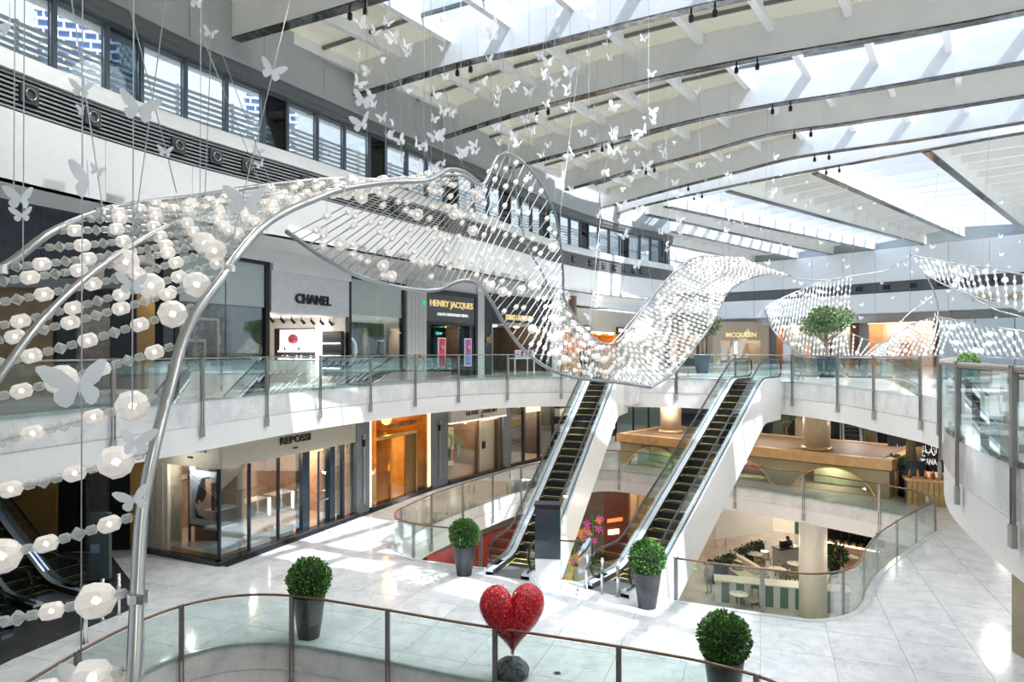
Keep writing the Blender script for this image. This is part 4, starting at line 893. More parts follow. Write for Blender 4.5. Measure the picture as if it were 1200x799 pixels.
t, L = shop(497, 557, Z2, 'dark_granite_shop', 'black granite shopfront with gold serif letters and two framed posters'); GRAN = pm('black_granite_face', (.045,.05,.055), .2, var=.4, scale=60)
m = MB(); m.box(0, -.1, 2.7, L, .2, 4.3, 0); m.build('sign_board', pm('sign_slate', (.11,.12,.13), .3, var=.3, scale=50), t); m = MB(); m.box(-.02, -.16, 4.1, L, .2, 4.35); m.box(L-.2, -.16, 0, L, .2, 4.2); m.box(0, -.16, 2.6, L, .2, 2.75); m.build('granite_frame', GRAN, t)
o = textobj('HENRY JACQUES', .44, GOLDLET, t, T(L*.48, -.14, 3.42), .05, bold=.003, wide=L*.83); textobj('HAUTE PARFUMERIE PRIVEE', .2, WLET, t, T(L*.5, -.14, 3.02), .03, wide=L*.6)
for nm, x0, x1 in (('granite_pier', 0, .1), ('window_pane', .1, .38), ('window_pane', .68, .86), ('granite_pier', .86, 1)): box(t, nm, GRAN if 'pier' in nm else glass('teal_glass', (.15,.3,.33), .4) if nm == 'window_pane' and x0 == .1 else bpy.data.materials.get('teal_glass') or GLASS, L*x0, -.05, 0, L*x1, .05, 2.6)
interior(t, L, 2.6, 3, DKWALL, None, 40); box(t, 'wood_strip', WARMW, L*.42, .6, .3, L*.5, .7, 2.3)
for i, (x, c1, c2_) in enumerate(((.12, (.75,.05,.12), (.45,.02,.06)), (.63, (.45,.12,.5), (.1,.45,.7)))):
    p = thing('framed_poster', wm(t) @ Vector((L*x, -.45, .0)), wm(t).to_euler().z, ['crimson poster in white frame on a stand before the granite shop', 'purple and blue poster in white frame on a stand before the granite shop'][i], 'poster')
    box(p, 'frame', WHITE, 0, 0, .5, .62, .05, 1.95); box(p, 'print', pm(f'poster_colour', c1, .4), .06, -.01, .56, .56, 0, 1.9); box(p, 'print_patch', pm('poster_patch', c2_, .4), .14, -.016, .7, .5, -.01, 1.1); MB().ball((.3, -.01, 1.45), .14, 8, 5).build('print_motif', pm('poster_motif', (.8,.35,.4), .4), p, True); box(p, 'stand', BLACK, .28, .02, 0, .34, .06, .5)
t, L = shop(557.5, 565, Z2, 'pale_pilaster', 'narrow pale pilaster between the granite shop and the black marble shop'); t['category'] = 'pilaster'; box(t, 'shaft', WPIL, 0, -.15, 0, L, .3, 4.5); box(t, 'cap', WHITE, -.05, -.2, 4.5, L+.05, .3, 4.7)
t, L = shop(565.5, 645, Z2, 'black_marble_shop', 'black marble shopfront with a gold monogram and amber sign')
for k in range(9): box(t, 'marble_panel', GRAN, L*k/9+.01, -.1, 2.9, L*(k+1)/9-.01, .2, 4.5)
box(t, 'marble_pier', GRAN, 0, -.1, 0, L*.1, .2, 2.9); box(t, 'marble_pier', GRAN, L*.9, -.1, 0, L, .2, 2.9); box(t, 'door_frame', STEEL, L*.1, -.12, 0, L*.11, .1, 2.8); box(t, 'door_frame', STEEL, L*.1, -.12, 2.75, L*.9, .1, 2.82)
interior(t, L, 2.8, 4, DKWALL, None, 90); textobj('ysl', .7, BRASS, t, T(L*.05, -.14, 1.6), .04, bold=.01, wide=L*.06); textobj('SAINT LAURENT', .42, GOLDLET, t, T(L*.46, -.16, 3.0), .05, bold=.01, wide=L*.36); box(t, 'sign_shelf', pm('sign_shelf', (.4,.4,.4), .4, .5), L*.26, -.3, 2.82, L*.66, -.1, 2.92)
tb = thing('entrance_table', wm(t) @ Vector((L*.2, -1.2, 0)), wm(t).to_euler().z, 'white table with a banner print in front of the black marble shop', 'table')
box(tb, 'banner', pm('banner', (.55,.5,.58), .5), 0, 0, .95, 1.9, .06, 1.35); 
for k in range(4): box(tb, 'banner_figure', BLACK if k % 2 else pm('pinkish', (.6,.25,.35)), .15+k*.42, -.01, 1.0, .35+k*.42, 0, 1.28)
box(tb, 'table_top', WHITE, 0, 0, .85, 2.1, .6, .92); 
for x, y in ((.05,.05), (2.0,.05), (.05,.5), (2.0,.5)): box(tb, 'leg', WHITE, x, y, 0, x+.06, y+.06, .85)
t, L = shop(645, 657, Z2, 'pale_pilaster', 'pale double pilaster behind the twist of the bead sculpture'); t['category'] = 'pilaster'
for k in range(2): box(t, 'shaft', WPIL, L*k/2+.02, -.15, 0, L*(k+1)/2-.02, .3, 4.6)
t, L = shop(657.5, 765, Z2, 'amber_wood_shop', 'amber wood shopfront under a tan bulkhead with two black signs')
box(t, 'bulkhead', pm('tan_bulkhead', (.52,.48,.41), .5, var=.05), 0, -.1, 2.6, L, .3, 4.2); box(t, 'brown_post', pm('brown_post', (.22,.15,.11), .5), -.1, -1.0, 2.2, .25, -.6, 5.0)
interior(t, L, 2.6, 5, pm('amber_wood', (.66,.33,.08), .4, var=.2), None, 420, (1,.75,.45)); box(t, 'lit_line', LAMPW, 0, -.12, 2.56, L*.5, -.05, 2.6)
for k, (x0, x1, s) in enumerate(((.08, .24, 'BALMAIN'), (.52, .64, 'DSQUARED2'))):
    box(t, 'black_sign', BLACK, L*x0, -.25, 2.5 if k == 0 else .3, L*x1, -.15, 3.05); textobj(s, .36, WLET, t, T(L*(x0+x1)/2, -.27, 2.62), .03, bold=.012, wide=L*(x1-x0)*.85)
box(t, 'black_cabinet', BLACK, L*.33, .8, .2, L*.45, 1.4, 1.3); box(t, 'black_screen', BLACK, L*.4, 1.6, 1.4, L*.46, 1.7, 2.2)
for k in range(9): box(t, 'marble_stripe', BLKSTONE if k % 2 else WHITE, L*.86, -.2, k*.29, L*.93, 0, k*.29+.28)
for k in range(6): box(t, 'wood_slat', WARMW, L*(.02+.05*k), 1.2, 0, L*(.035+.05*k), 1.3, 2.5)
box(t, 'rose_window', pm('rose_wall', (.62,.42,.36), .4, emit=.2), L*.67, .0, 0, L*.86, .1, 2.5)
t, L = shop(766, 776, Z2, 'pale_pilaster', 'pale corner pilaster where the shop line turns away'); t['category'] = 'pilaster'; box(t, 'shaft', WPIL, 0, -.3, 0, L, .3, 4.7); box(t, 'capital', WHITE, -.1, -.4, 4.5, L+.1, .3, 4.7)
# striped side behind the second wing
t = thing('slatted_shopfront', (13.5,59.5,Z2), math.radians(20), 'dark shopfront with brown display behind the bead wing', 'shop')
box(t, 'front', DKWALL, 0, 0, 0, 4.2, .3, 4.6); 
for k in range(4): box(t, 'display_panel', [WARMW, COPPER][k % 2], .3+k, -.05, .6, 1.0+k, 0, 2.6)
# wall above level-2 shops up to soffit
m = MB(); m.sweep(SHOP, [(-.05, 9.75), (.4, 9.75), (.4, 10.2), (-.05, 10.2)]); o = m.build('bulkhead', WHITE, wl_); recalc(o.data)
m = MB(); m.sweep([(-9.9,20.4)]+SHOP, [(.35, 0), (5.2, 0), (5.2, -.01), (.35, -.01)])
m = MB(); m.sweep([(-11.2,20.3), (-9.26+.02,21.6)]+SHOP[1:], [(6.0, -5.4), (6.2, -5.4), (6.2, 12.4), (6.0, 12.4)]); o = m.build('wall_left', DKWALL, kind='structure'); recalc(o.data)
# far shops set in the back wall
def far_shop(px0, px1, depth0, depth1, label, wallm, sign=None, signm=None, h=3.7, lam=130, scale=.5, kind='x'):
    a = A(px0, 410, depth0); b = A(px1, 410, depth1); ang, L = frame((a.x, a.y), (b.x, b.y)); t = thing('far_shop', (a.x, a.y, Z2), ang, label, 'shop')
    interior(t, L, h, 3.5, wallm, None, lam, (1,.75,.5)); box(t, 'lit_cornice', pm('lit_cornice', (1,.8,.55), emit=1.6, ecol=(1,.72,.42)) if 'lit_cornice' not in bpy.data.materials else bpy.data.materials['lit_cornice'], 0, -.05, h-.06, L, .0, h)
    for k in range(int(L/2.2)): box(t, 'display', [WHITE, COPPER, BLACK, pm('lilac', (.6,.45,.6)) if k == 3 else WARMW][k % 4], .6+k*2.1, .3, .3, 1.4+k*2.1, .5, 2.0)
    if sign: textobj(sign, scale, signm or GOLDLET, t, T(L*.6, -.2, h*.72), .05, bold=.01)
    return t, L
t, L = far_shop(836, 901, 69.5, 68.5, 'tan fronted shop with lit gold sign between the white bead wings', WARMW, None); box(t, 'front_board', pm('tan_front', (.50,.41,.30), .5), 0, -.1, 2.3, L, .0, 4.2); textobj('MCQUEEN', .62, GOLDLET, t, T(L*.5, -.14, 2.55), .05, bold=.02)
for x0, x1 in ((0, .13), (.3, .36), (.45, .6), (.85, 1.0)): box(t, 'front_board', bpy.data.materials['tan_front'], L*x0, -.1, 0, L*x1, 0, 2.3)
box(t, 'poster', WHITE, L*.37, -.12, .5, L*.44, -.1, 2.2)
far_shop(909, 996, 68.0, 62.2, 'wood lined far shop behind the potted olive tree', pm('wood_far', (.45,.22,.10), .4), None)
far_shop(1017, 1093, 60.5, 55.8, 'wide orange lit far shop beyond the fan of bead strings', pm('orange_far', (.60,.32,.16), .4), None, lam=170)
t = thing('fashion_shopfront', A(1100, 410, 55.6).to_tuple()[:2]+(Z2,), frame(tuple(A(1100,410,55.6))[:2], tuple(A(1260,410,48.6))[:2])[0], 'pale blue white far shopfront below serif gold letters', 'shop')
for k in range(5): box(t, 'pale_panel', pm('pale_blue', (.58,.64,.68), .3) if k == 0 else bpy.data.materials['pale_blue'], k*2.6+.02, 0, 0, k*2.6+2.56, .2, 3.8)
fa = Vector((38.6,51.4)); fb = Vector((26.5,66.5)); ang, L = frame((26.5,66.5), (38.6,51.4))
sg = thing('gold_sign', (26.5, 66.5, 10.35), ang, 'gold serif letters on the far white fascia', 'sign'); qx = lambda px: ((lambda k: (26.5-k*66.5)/(k*(51.4-66.5)-(38.6-26.5)))((px-600)/F))*L
textobj('PERE - MERE', .9, pm('sand_letter', (.58,.46,.30), .4), sg, T((qx(1140)+qx(1212))/2, -.12, .0), .06, bold=.005, wide=abs(qx(1212)-qx(1140)))
for k in range(10):
    x = qx(880+k*32)
    if 0 < x < L: box(sg, 'bracket_light', BLACK, x-.25, -.1, 1.6, x+.25, -.32, 2.0)
# ================================================================== PLANTS, HEART, SMALL THINGS
LEAF = leafmat('box_leaf', (.03,.10,.02), (.17,.38,.08)); OLEAF = leafmat('olive_leaf', (.06,.12,.05), (.22,.32,.16))
POTM = pm('pot_grey', (.045,.05,.055), .35, var=.15); SOIL = pm('soil', (.06,.04,.03), .9); TRUNK = pm('trunk_bark', (.20,.15,.11), .8, var=.3, bump=.4); NAVP = pm('navy_pot', (.04,.06,.085), .4)
def foliage(c, r, n, size, seed, fill=.45, sz=1.0):
    """leaf blades over a clipped ball, dense enough to hide its core"""
    rn = random.Random(seed); m = MB()
    for k in range(n):
        z = rn.uniform(-1, 1); a = rn.uniform(0, 6.283); q = math.sqrt(1-z*z); d = Vector((q*math.cos(a), q*math.sin(a), z))
        rr = r*(1-fill*rn.random()**2)*(1+.05*rn.uniform(-1, 1)); p = Vector(c)+Vector((d.x*rr, d.y*rr, d.z*rr*sz))
        e = (d+Vector((rn.uniform(-1,1), rn.uniform(-1,1), rn.uniform(-.4,1)))*.8).normalized(); w = e.cross(Vector((rn.uniform(-1,1), rn.uniform(-1,1), rn.uniform(-1,1)))).normalized()
        l = size*rn.uniform(.7, 1.3); m.add([p, p+e*l*.5+w*l*.28, p+e*l, p+e*l*.5-w*l*.28], [(0,1,2,3)])
    return m
def pot(t, r0, r1, h, mt=POTM):
    MB().lathe([(.001,0), (r0,0), (r1,h), (r1,h+.02), (r1-.035,h+.02), (r1-.05,h-.06), (.001,h-.06)], 36, cap=False).build('pot', mt, t, True)
    MB().lathe([(.001,0), (r1-.05,0)], 24, (0,0,h-.05), cap=False).build('soil', SOIL, t)
def topiary(p, scale, label, seed):
    t = thing('potted_box_ball', p, seed*.7, label, 'potted plant', 'clipped box balls in grey pots')
    s = scale; pot(t, .24*s, .37*s, .95*s)
    m = foliage((0,0,1.31*s), .46*s, 3400, .075*s, seed, .35); m.build('foliage', LEAF, t, kind='stuff')
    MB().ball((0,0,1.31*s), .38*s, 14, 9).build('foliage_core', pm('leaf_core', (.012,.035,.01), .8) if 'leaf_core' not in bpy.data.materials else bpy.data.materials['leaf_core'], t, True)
    MB().tube([(0,0,.85*s), (0,0,1.1*s)], .03, 6).build('stem', TRUNK, t)
topiary(P(544, 673), .93, 'clipped round bush in a tall grey pot beside the first escalator entrance', 3)
topiary(P(758.5, 711), .98, 'clipped round bush in a tall grey pot covering the second escalator entrance', 5)
topiary(P(362, 746), 1.03, 'clipped round bush in a tall grey pot behind the bronze rail, alone on the marble', 7)
topiary(P(848.5, 829), 1.0, 'clipped round bush in a dark pot nearest the bronze rail, beyond the red heart', 9)
# heart
hp = P(600, 793); ht = thing('heart_sculpture', hp, math.radians(8), 'red mosaic heart standing tip down on a grey stone', 'sculpture')
def heart_mesh(W_, H_, D_):
    n, k = 44, 14; v = []; f = []
    def out(t):
        x = 16*math.sin(t)**3; z = 13*math.cos(t)-5*math.cos(2*t)-2*math.cos(3*t)-math.cos(4*t); return x/17, (z+2.5)/17
    for j in range(k+1):
        ph = math.pi*j/k; y = -math.cos(ph); sc = math.sin(ph)**.72 if 0 < j < k else 0.02
        for i in range(n):
            x, z = out(2*math.pi*i/n); v.append((x*sc*W_/1.88, y*D_/2, z*sc*H_/1.72))
    for j in range(k):
        for i in range(n): f.append((j*n+i, j*n+(i+1) % n, (j+1)*n+(i+1) % n, (j+1)*n+i))
    f += [tuple(range(n-1,-1,-1)), tuple(k*n+i for i in range(n))]
    return v, f
v, f = heart_mesh(1.36, 1.46, .74); m = MB(Matrix.Translation((0,0,1.19))); m.add(v, f)
RED = NT('red_mosaic'); mt_, n_, l_, o_ = RED; b_ = n_.new('ShaderNodeBsdfPrincipled'); l_.new(b_.outputs[0], o_.inputs[0]); tc = n_.new('ShaderNodeTexCoord'); vo = n_.new('ShaderNodeTexVoronoi'); vo.inputs['Scale'].default_value = 42; l_.new(tc.outputs['Object'], vo.inputs['Vector'])
sp = n_.new('ShaderNodeSeparateColor'); l_.new(vo.outputs['Color'], sp.inputs[0]); cr = n_.new('ShaderNodeValToRGB'); l_.new(sp.outputs[0], cr.inputs[0]); e = cr.color_ramp.elements; e[0].color = (.16,.0,.008,1); e[1].color = (.9,.12,.10,1); e[1].position = 1; q = e.new(.35); q.color = (.42,.004,.015,1); q = e.new(.8); q.color = (.62,.01,.025,1)
l_.new(cr.outputs[0], b_.inputs['Base Color']); b_.inputs['Roughness'].default_value = .22; bp = n_.new('ShaderNodeBump'); bp.inputs['Strength'].default_value = .9; bp.inputs['Distance'].default_value = .012; l_.new(vo.outputs['Color'], bp.inputs['Height']); l_.new(bp.outputs[0], b_.inputs['Normal'])
o = m.build('heart', mt_, ht, True); recalc(o.data)
rn = random.Random(4); tes = MB()
for vv in list(o.data.vertices)[44:-44]:
    for q in range(2):
        p = vv.co+Vector((rn.uniform(-.03,.03), rn.uniform(-.02,.02), rn.uniform(-.03,.03))); nn = vv.normal; a = nn.cross(Vector((rn.random(), rn.random(), rn.random()))).normalized(); b = nn.cross(a); s_ = .012
        tes.add([p+nn*.004+a*s_, p+nn*.014+b*s_, p+nn*.004-a*s_, p+nn*.008-b*s_], [(0,1,2,3)])
tes.build('mosaic_chips', mt_, ht, kind='stuff')
bm = bmesh.new(); bmesh.ops.create_icosphere(bm, subdivisions=4, radius=1)
from mathutils import noise
for v_ in bm.verts:
    d = v_.co.copy(); q = 1+.16*noise.noise(d*1.7)+.07*noise.noise(d*5); v_.co = Vector((d.x*.39*q, d.y*.33*q, max(-.16, d.z*.26*q))); v_.co.x *= 1-.35*max(0, v_.co.z)/.26; v_.co.z += .16
me = bpy.data.meshes.new('stone_base'); bm.to_mesh(me); bm.free(); me.materials.append(pm('grey_rock', (.12,.135,.14), .6, var=.5, scale=18, bump=.7)); link('stone_base', me, ht)
tg = thing('floor_socket', P(653, 789), 0, 'small dark round socket in the marble beside the stone of the heart', 'floor socket'); MB().lathe([(.09,0), (.09,.008), (.001,.008)], 20, cap=False).build('lid', STEEL, tg); MB().lathe([(.06,.009), (.001,.011)], 20, cap=False).build('insert', BLACK, tg)
# dark glass pylon between the escalators
tp = thing('directory_pylon', P(642, 689), math.radians(-6), 'tall dark glass pylon with a white foot beside the first escalator', 'pylon')
box(tp, 'foot', WHITE, -.35, -.1, 0, .35, .3, .86); box(tp, 'dark_panel', pm('pylon_glass', (.03,.045,.055), .04, .2, var=.3, scale=.8, spec=1), -.36, -.12, .86, .36, .32, 2.34); box(tp, 'top_cap', BLACK, -.38, -.16, 2.34, .38, .34, 2.40); box(tp, 'glass_fin', GLASS, .37, -.05, 0, .39, .3, 2.2)
for k, pp in enumerate(((687.5, 690), (705.5, 695), (724, 699))):
    t = thing('bollard', P(*pp), 0, ['thin chrome bollard nearest the dark pylon', 'middle of the three chrome bollards before the second escalator', 'chrome bollard nearest the potted bush'][k], 'bollard'); MB().cyl((0,0,0), .045, .98, 14).build('post', CHROME, t, True); MB().lathe([(.075,0), (.075,.02), (.045,.025)], 16).build('foot_plate', STEEL, t)
t = thing('bollard', P(677, 697), 0, 'short stub bollard on the marble beside the pylon', 'bollard'); MB().cyl((0,0,0), .035, .22, 12).build('post', CHROME, t, True); MB().lathe([(.06,0), (.06,.015), (.035,.02)], 12).build('foot_plate', STEEL, t)
for k, (px, py) in enumerate(((100, 786-32), (120, 727), (139, 720))):
    t = thing('bollard', P(px, py), 0, ['bollard on the dark lobby floor edge, closest to the thick sculpture pipe foot', 'second bollard on the dark lobby floor edge', 'third bollard on the dark lobby floor edge'][k], 'bollard'); MB().cyl((0,0,0), .05, 1.05, 14).build('post', CHROME, t, True); MB().lathe([(.08,0), (.08,.02), (.05,.025)], 16).build('foot_plate', STEEL, t)
t = thing('glass_pylon', P(116, 682), math.radians(10), 'slim pylon with a glass front beside the lobby escalator', 'pylon'); box(t, 'body', pm('pylon_body', (.10,.13,.14), .1), -.27, 0, 0, .27, .2, 2.0); box(t, 'notice', pm('notice_blue', (.25,.32,.5), .5), -.22, -.01, .85, .02, 0, 1.1); box(t, 'foot', BLACK, -.3, -.03, 0, .3, .23, .06)
# lobby escalators going down/up, dark cladding with light strips
LE = escalator((-12.0, 18.2, 0), math.radians(-62), 4.2, 8.4, 'dark escalator with glowing blue white strip in the lobby', clad=BLACK, strip=True, sidez=.9)
LE2 = escalator((-12.4, 15.9, 0), math.radians(-62), 4.2, 8.4, 'second dark lobby escalator, in front of the glowing strip one', clad=BLACK, strip=True, sidez=.9)
t = thing('lobby_shrub', (-16.6, 20.8, 0), 0, 'leafy yellow green shrub at the lobby wall edge', 'potted plant'); pot(t, .3, .4, .8); foliage((0,0,2.0), .9, 700, .16, 12, .6, 1.2).build('foliage', OLEAF, t, kind='stuff'); MB().tube([(0,0,.7), (0,0,1.6)], .04, 6).build('stem', TRUNK, t)
# trees and planters on the upper gallery
def olive(p, h, cr, label, seed, r0=.33, r1=.5, ph=1.05, potm=NAVP, n=3800):
    t = thing('potted_olive_tree', p, 0, label, 'potted tree'); pot(t, r0, r1, ph, potm); rn = random.Random(seed)
    tr = MB(); tr.tube([(0,0,ph-.1), (.03,0,ph+.35), (-.04,.02,h-cr*.9), (0,0,h-cr*.3)], [.10,.08,.07,.03], 8)
    for k in range(9):
        a = k*.72+rn.random(); tr.tube([(0,0,h-cr*1.05+.04*k), (math.cos(a)*cr*.45, math.sin(a)*cr*.45, h-cr*.5), (math.cos(a)*cr*.8, math.sin(a)*cr*.8, h-cr*.2+rn.random()*.3)], [.04,.03,.012], 5)
    tr.build('trunk', TRUNK, t)
    m = MB()
    for k in range(17):
        a = rn.random()*6.28; rr = cr*.72*math.sqrt(rn.random()); c = (math.cos(a)*rr, math.sin(a)*rr, h+rn.uniform(-.42,.42)*cr)
        fm = foliage(c, cr*.42, n//17, .14, seed*50+k, .8, .8); m.add(fm.v, fm.f)
    m.build('foliage', OLEAF, t, kind='stuff'); return t
olive((A(969, 410, 32.5).x, 32.5, Z2), 2.65, 1.1, 'big potted olive tree on the upper gallery behind the glass', 21, n=5200)
olive((A(823, 410, 40).x, 40, Z2), 2.7, .95, 'smaller dark green potted tree half hidden by the bead wing', 22, n=2600)
t = thing('potted_shrub', (A(1135, 410, 14.5).x, 14.5, Z2+.83), 0, 'small bright green shrub in a dark bowl on the ledge of the curved gallery', 'potted plant')
MB().lathe([(.001,0), (.14,0), (.17,.15), (.15,.15), (.14,.12), (.001,.12)], 20, cap=False).build('bowl', BLACK, t, True); foliage((0,0,.27), .19, 700, .055, 31, .6, .9).build('foliage', leafmat('bright_leaf', (.08,.22,.02), (.25,.45,.10)), t, kind='stuff')
t = thing('planter_stand', (A(1135, 410, 14.5).x, 14.5, Z2), 0, 'slim dark stand under the small bright shrub', 'stand'); MB().box(-.2, -.2, 0, .2, .2, .83).build('body', BLACK, t)
def armchair(loc, rz, label, mt, name='armchair', cat='chair', s=1.0, group=None):
    t = thing(name, loc, rz, label, cat, group)
    box(t, 'seat', mt, -.3*s, -.28*s, .32*s, .3*s, .28*s, .46*s); m = MB(); 
    m.sweep([(.3*s*math.cos(a), .3*s*math.sin(a)) for a in [i*.35-.1 for i in range(10)]], [(0,.4*s), (.06*s,.4*s), (.06*s,.86*s), (0,.84*s)]); o = m.build('backrest', mt, t); recalc(o.data)
    for x in (-.24, .24):
        for y in (-.22, .22): MB().bar((x*s, y*s, .32*s), (x*1.15*s, y*1.15*s, 0), .035*s, .035*s).build('leg', BLACK if mt is not BLACK else STEEL, t)
    return t
for k, (x, y) in enumerate(((9.9,14.6), (9.6,12.6), (9.1,11.2))):
    armchair((x, y, Z2), 2.0+k*.3, ['black lounge chair on the curved gallery, farthest behind the glass', 'black lounge chair on the curved gallery next to the white column', 'black lounge chair on the curved gallery behind the thick rail'][k], BLACK, s=1.25)
t = thing('side_table', (9.0, 13.2, Z2), 0, 'low table with white cloth between black lounge chairs', 'table'); MB().lathe([(.5,.55), (.52,.58), (.001,.60)], 24, cap=False).build('table_top', WHITE, t); MB().cyl((0,0,0), .04, .55, 8).build('leg', BLACK, t); MB().cyl((0,0,0), .25, .02, 16).build('foot', BLACK, t)
# ---- arched kiosk -----------------------------------------------------------------------------------
ORW = pm('orange_wood', (.78,.47,.21), .4, var=.12, scale=3); MESHW = pm('patterned_tan', (.42,.34,.22), .5, var=.4, scale=40); BRW = pm('brown_roof', (.26,.17,.11), .5, var=.1); GOLDT = pm('gold_trim', (.78,.50,.22), .3, .5)
KA, KB = Vector((A(727, 410, 40.6).x, 40.6)), Vector((A(1042, 410, 30.8).x, 30.8)); kang, KL = frame(KA, KB)
kk = thing('arched_kiosk', (KA.x, KA.y, 0), kang, 'orange wood cafe kiosk with big round arches and a flat brown roof', 'kiosk')
KD, KH = 5.6, 1.75
box(kk, 'roof_deck', BRW, .1, .2, KH-.12, KL-.1, KD, KH); box(kk, 'cornice', ORW, -.15, -.2, KH-.42, KL+.15, .28, KH+.06); box(kk, 'cornice', ORW, -.15, KD-.2, KH-.42, KL+.15, KD+.15, KH+.06); box(kk, 'cornice', ORW, -.15, 0, KH-.42, .25, KD, KH+.06); box(kk, 'cornice', ORW, KL-.25, 0, KH-.42, KL+.15, KD, KH+.06); box(kk, 'cornice_black_strip', BLACK, 0, -.1, KH-.47, KL, .0, KH-.42)  # includes a thin black strip below the front cornice
na = 3; aw = KL/na
for i in range(na):
    x0, x1 = i*aw, (i+1)*aw; c = (x0+x1)/2; R_ = aw/2-.35; hh = KH-.47; zc = -.85
    pts = [(x0, 0), (x0, hh), (x1, hh), (x1, 0)]; an = []
    for j in range(21):
        a = math.pi*j/20; an.append((c+R_*math.cos(a), max(0, (zc+2.05*math.sin(a)))))
    an = [p for p in an if p[1] > 0] ; an = [(c+R_*.985, 0)]+an+[(c-R_*.985, 0)]
    MB().vprism(pts+an, 0, .15).build('arch_panel', MESHW, kk)
    MB().tube([(x, -.03, z) for x, z in an], .055, 6).build('arch_trim', GOLDT, kk)
    if i < 2: box(kk, 'inner_glass', glass('kiosk_glass', (.75,.88,.82), .4) if i == 0 else bpy.data.materials['kiosk_glass'], c-R_*.75, .5, 0, c+R_*.8, .53, .95); 
    box(kk, 'counter_back', [pm('sage', (.42,.52,.42), .4), pm('maroon_curtain', (.20,.06,.06), .6), pm('sage_curve', (.30,.38,.28), .4)][i], c-R_*.7, 1.6, .1, c+R_*.5, 1.7, 1.1); box(kk, 'teal_curtain', pm('teal_curtain', (.12,.25,.26), .6) if i == 0 else bpy.data.materials['teal_curtain'], c+R_*.55, 1.2, 0, c+R_*.9, 1.3, 1.2)
box(kk, 'end_wall', MESHW, KL-.15, .15, 0, KL, KD-.2, KH-.45); box(kk, 'kiosk_floor', TANFLOOR, .1, .1, .0, KL-.1, KD-.2, .03)
for x in (KL*.2, KL*.5, KL*.8): tlamp(kk, x, 1.0, KH-.7, 60)
MB().tube([(KL*.46, -.25, KH-.25), (KL*.46, -.35, KH-.2)], .09, 10).build('security_camera', BLACK, kk)
textobj('CAFE  BATEEL', .3, BRONZE, kk, T(aw*.5, -.06, .95), .03, bold=.004)
# counter wing beside the kiosk with bottles and pastries
cw = thing('cafe_counter', (KB.x+.25, KB.y-1.0, 0), kang+.35, 'ribbed golden wood bar counter at the end of the arched kiosk', 'counter')
for k in range(20): box(cw, 'rib', pm('gold_rib', (.50,.34,.14), .4, var=.2) if k == 0 else bpy.data.materials['gold_rib'], k*.2, 0, 0, k*.2+.17, .08, 1.05)
box(cw, 'counter_top', ORW, -.1, -.1, 1.05, 4.1, .9, 1.12); box(cw, 'body', WOOD, 0, .09, 0, 4.0, .8, 1.05); box(cw, 'price_card', LAMPN, 2.7, -.03, .6, 2.95, 0, .95)
rn = random.Random(8)
bm_ = [MB().lathe([(.05,0), (.05,.2), (.02,.28), (.02,.36)], 8).mesh('bottle_glass', m_, True) for m_ in (pm('bottle_green', (.03,.08,.03), .15), pm('bottle_brown', (.25,.09,.03), .15), pm('bottle_gold', (.7,.42,.14), .2), COPPER)]
for k in range(26):
    tb = thing('bottle', wm(cw) @ Vector((.15+(k % 13)*.3, .35+.25*(k//13), 1.12)), 0, 'small bottle or jar standing on the bar counter beside the kiosk', 'bottle', 'bottles on the kiosk bar counter'); link('bottle_body', bm_[rn.randrange(4)], tb)
bs = thing('back_bar', wm(cw) @ Vector((.3, 1.9, 0)), kang+.25, 'lit glass back bar full of glasses behind the ribbed counter', 'shelf unit')
for k in range(2): box(bs, 'shelf', WOOD, 0, 0, .5+k*.36, 3.4, .4, .53+k*.36)
for k in range(5): box(bs, 'upright', GOLDT, k*.85, 0, 0, k*.85+.04, .4, 1.15)
box(bs, 'lit_back', pm('lit_back', (.8,.5,.3), emit=.6, ecol=(1,.55,.35)), 0, .4, .4, 3.4, .43, 1.15)
g = MB().lathe([(.04,0), (.055,.14)], 8).mesh('glass_body', pm('amber_goods', (.75,.4,.2), .3))
for k in range(24):
    tb = thing('jar', wm(bs) @ Vector((.1+(k % 12)*.28, .15, .53+.36*(k//12))), 0, 'amber jar on the lit back bar', 'jar', 'jars on the lit back bar'); link('jar_body', g, tb)
armchair(P(1086, 576), 1.2, 'red armchair beside the ribbed counter, below the black sign wall', pm('red_chair', (.55,.04,.03), .5), s=1.1)
armchair(P(1081, 566), -1.0, 'dark armchair behind the red one', BLACK, s=1.1)
t = thing('cafe_table', P(1094, 572), 0, 'small dark pedestal table next to the red armchair', 'table'); MB().cyl((0,0,.72), .35, .03, 20).build('table_top', WHITE, t); MB().cyl((0,0,0), .03, .72, 8).build('leg', BLACK, t)
# far level-1: black sign wall, balustrade, planter with trunk, far escalator
sgA, sgB = A(1041, 410, 35.5), A(1106, 410, 34.5); ang, L = frame(tuple(sgA)[:2], tuple(sgB)[:2]); t = thing('black_sign_wall', (sgA.x, sgA.y, 0), ang, 'black shopfront with white Arabic and Latin sign letters', 'shop')
box(t, 'panel', BLACK, 0, 0, 0, L+2, .3, 3.4)
textobj('DOLCE & GABBANA', .42, WLET, t, T(L*.45, -.08, .85), .04, bold=.006, wide=L*.84); 
try: textobj('دولتشي آند غابانا', .5, WLET, t, T(L*.45, -.08, 1.42), .04, bold=.006, wide=L*.84)
except Exception: pass
tA, tB = A(868, 410, 50), A(1042, 410, 46); ang, L = frame(tuple(tA)[:2], tuple(tB)[:2]); t = thing('dark_far_shop', (tA.x, tA.y, 0), ang, 'dark shopfront with brown vertical panels behind the kiosk roof', 'shop')
for k in range(13): box(t, 'wall_panel', [BLACK, WARMW, BLACK, pm('olive_panel', (.12,.15,.08), .4) if k == 3 else WOOD][k % 4], L*k/13+.03, 0, 0, L*(k+1)/13-.03, .3, 3.9)
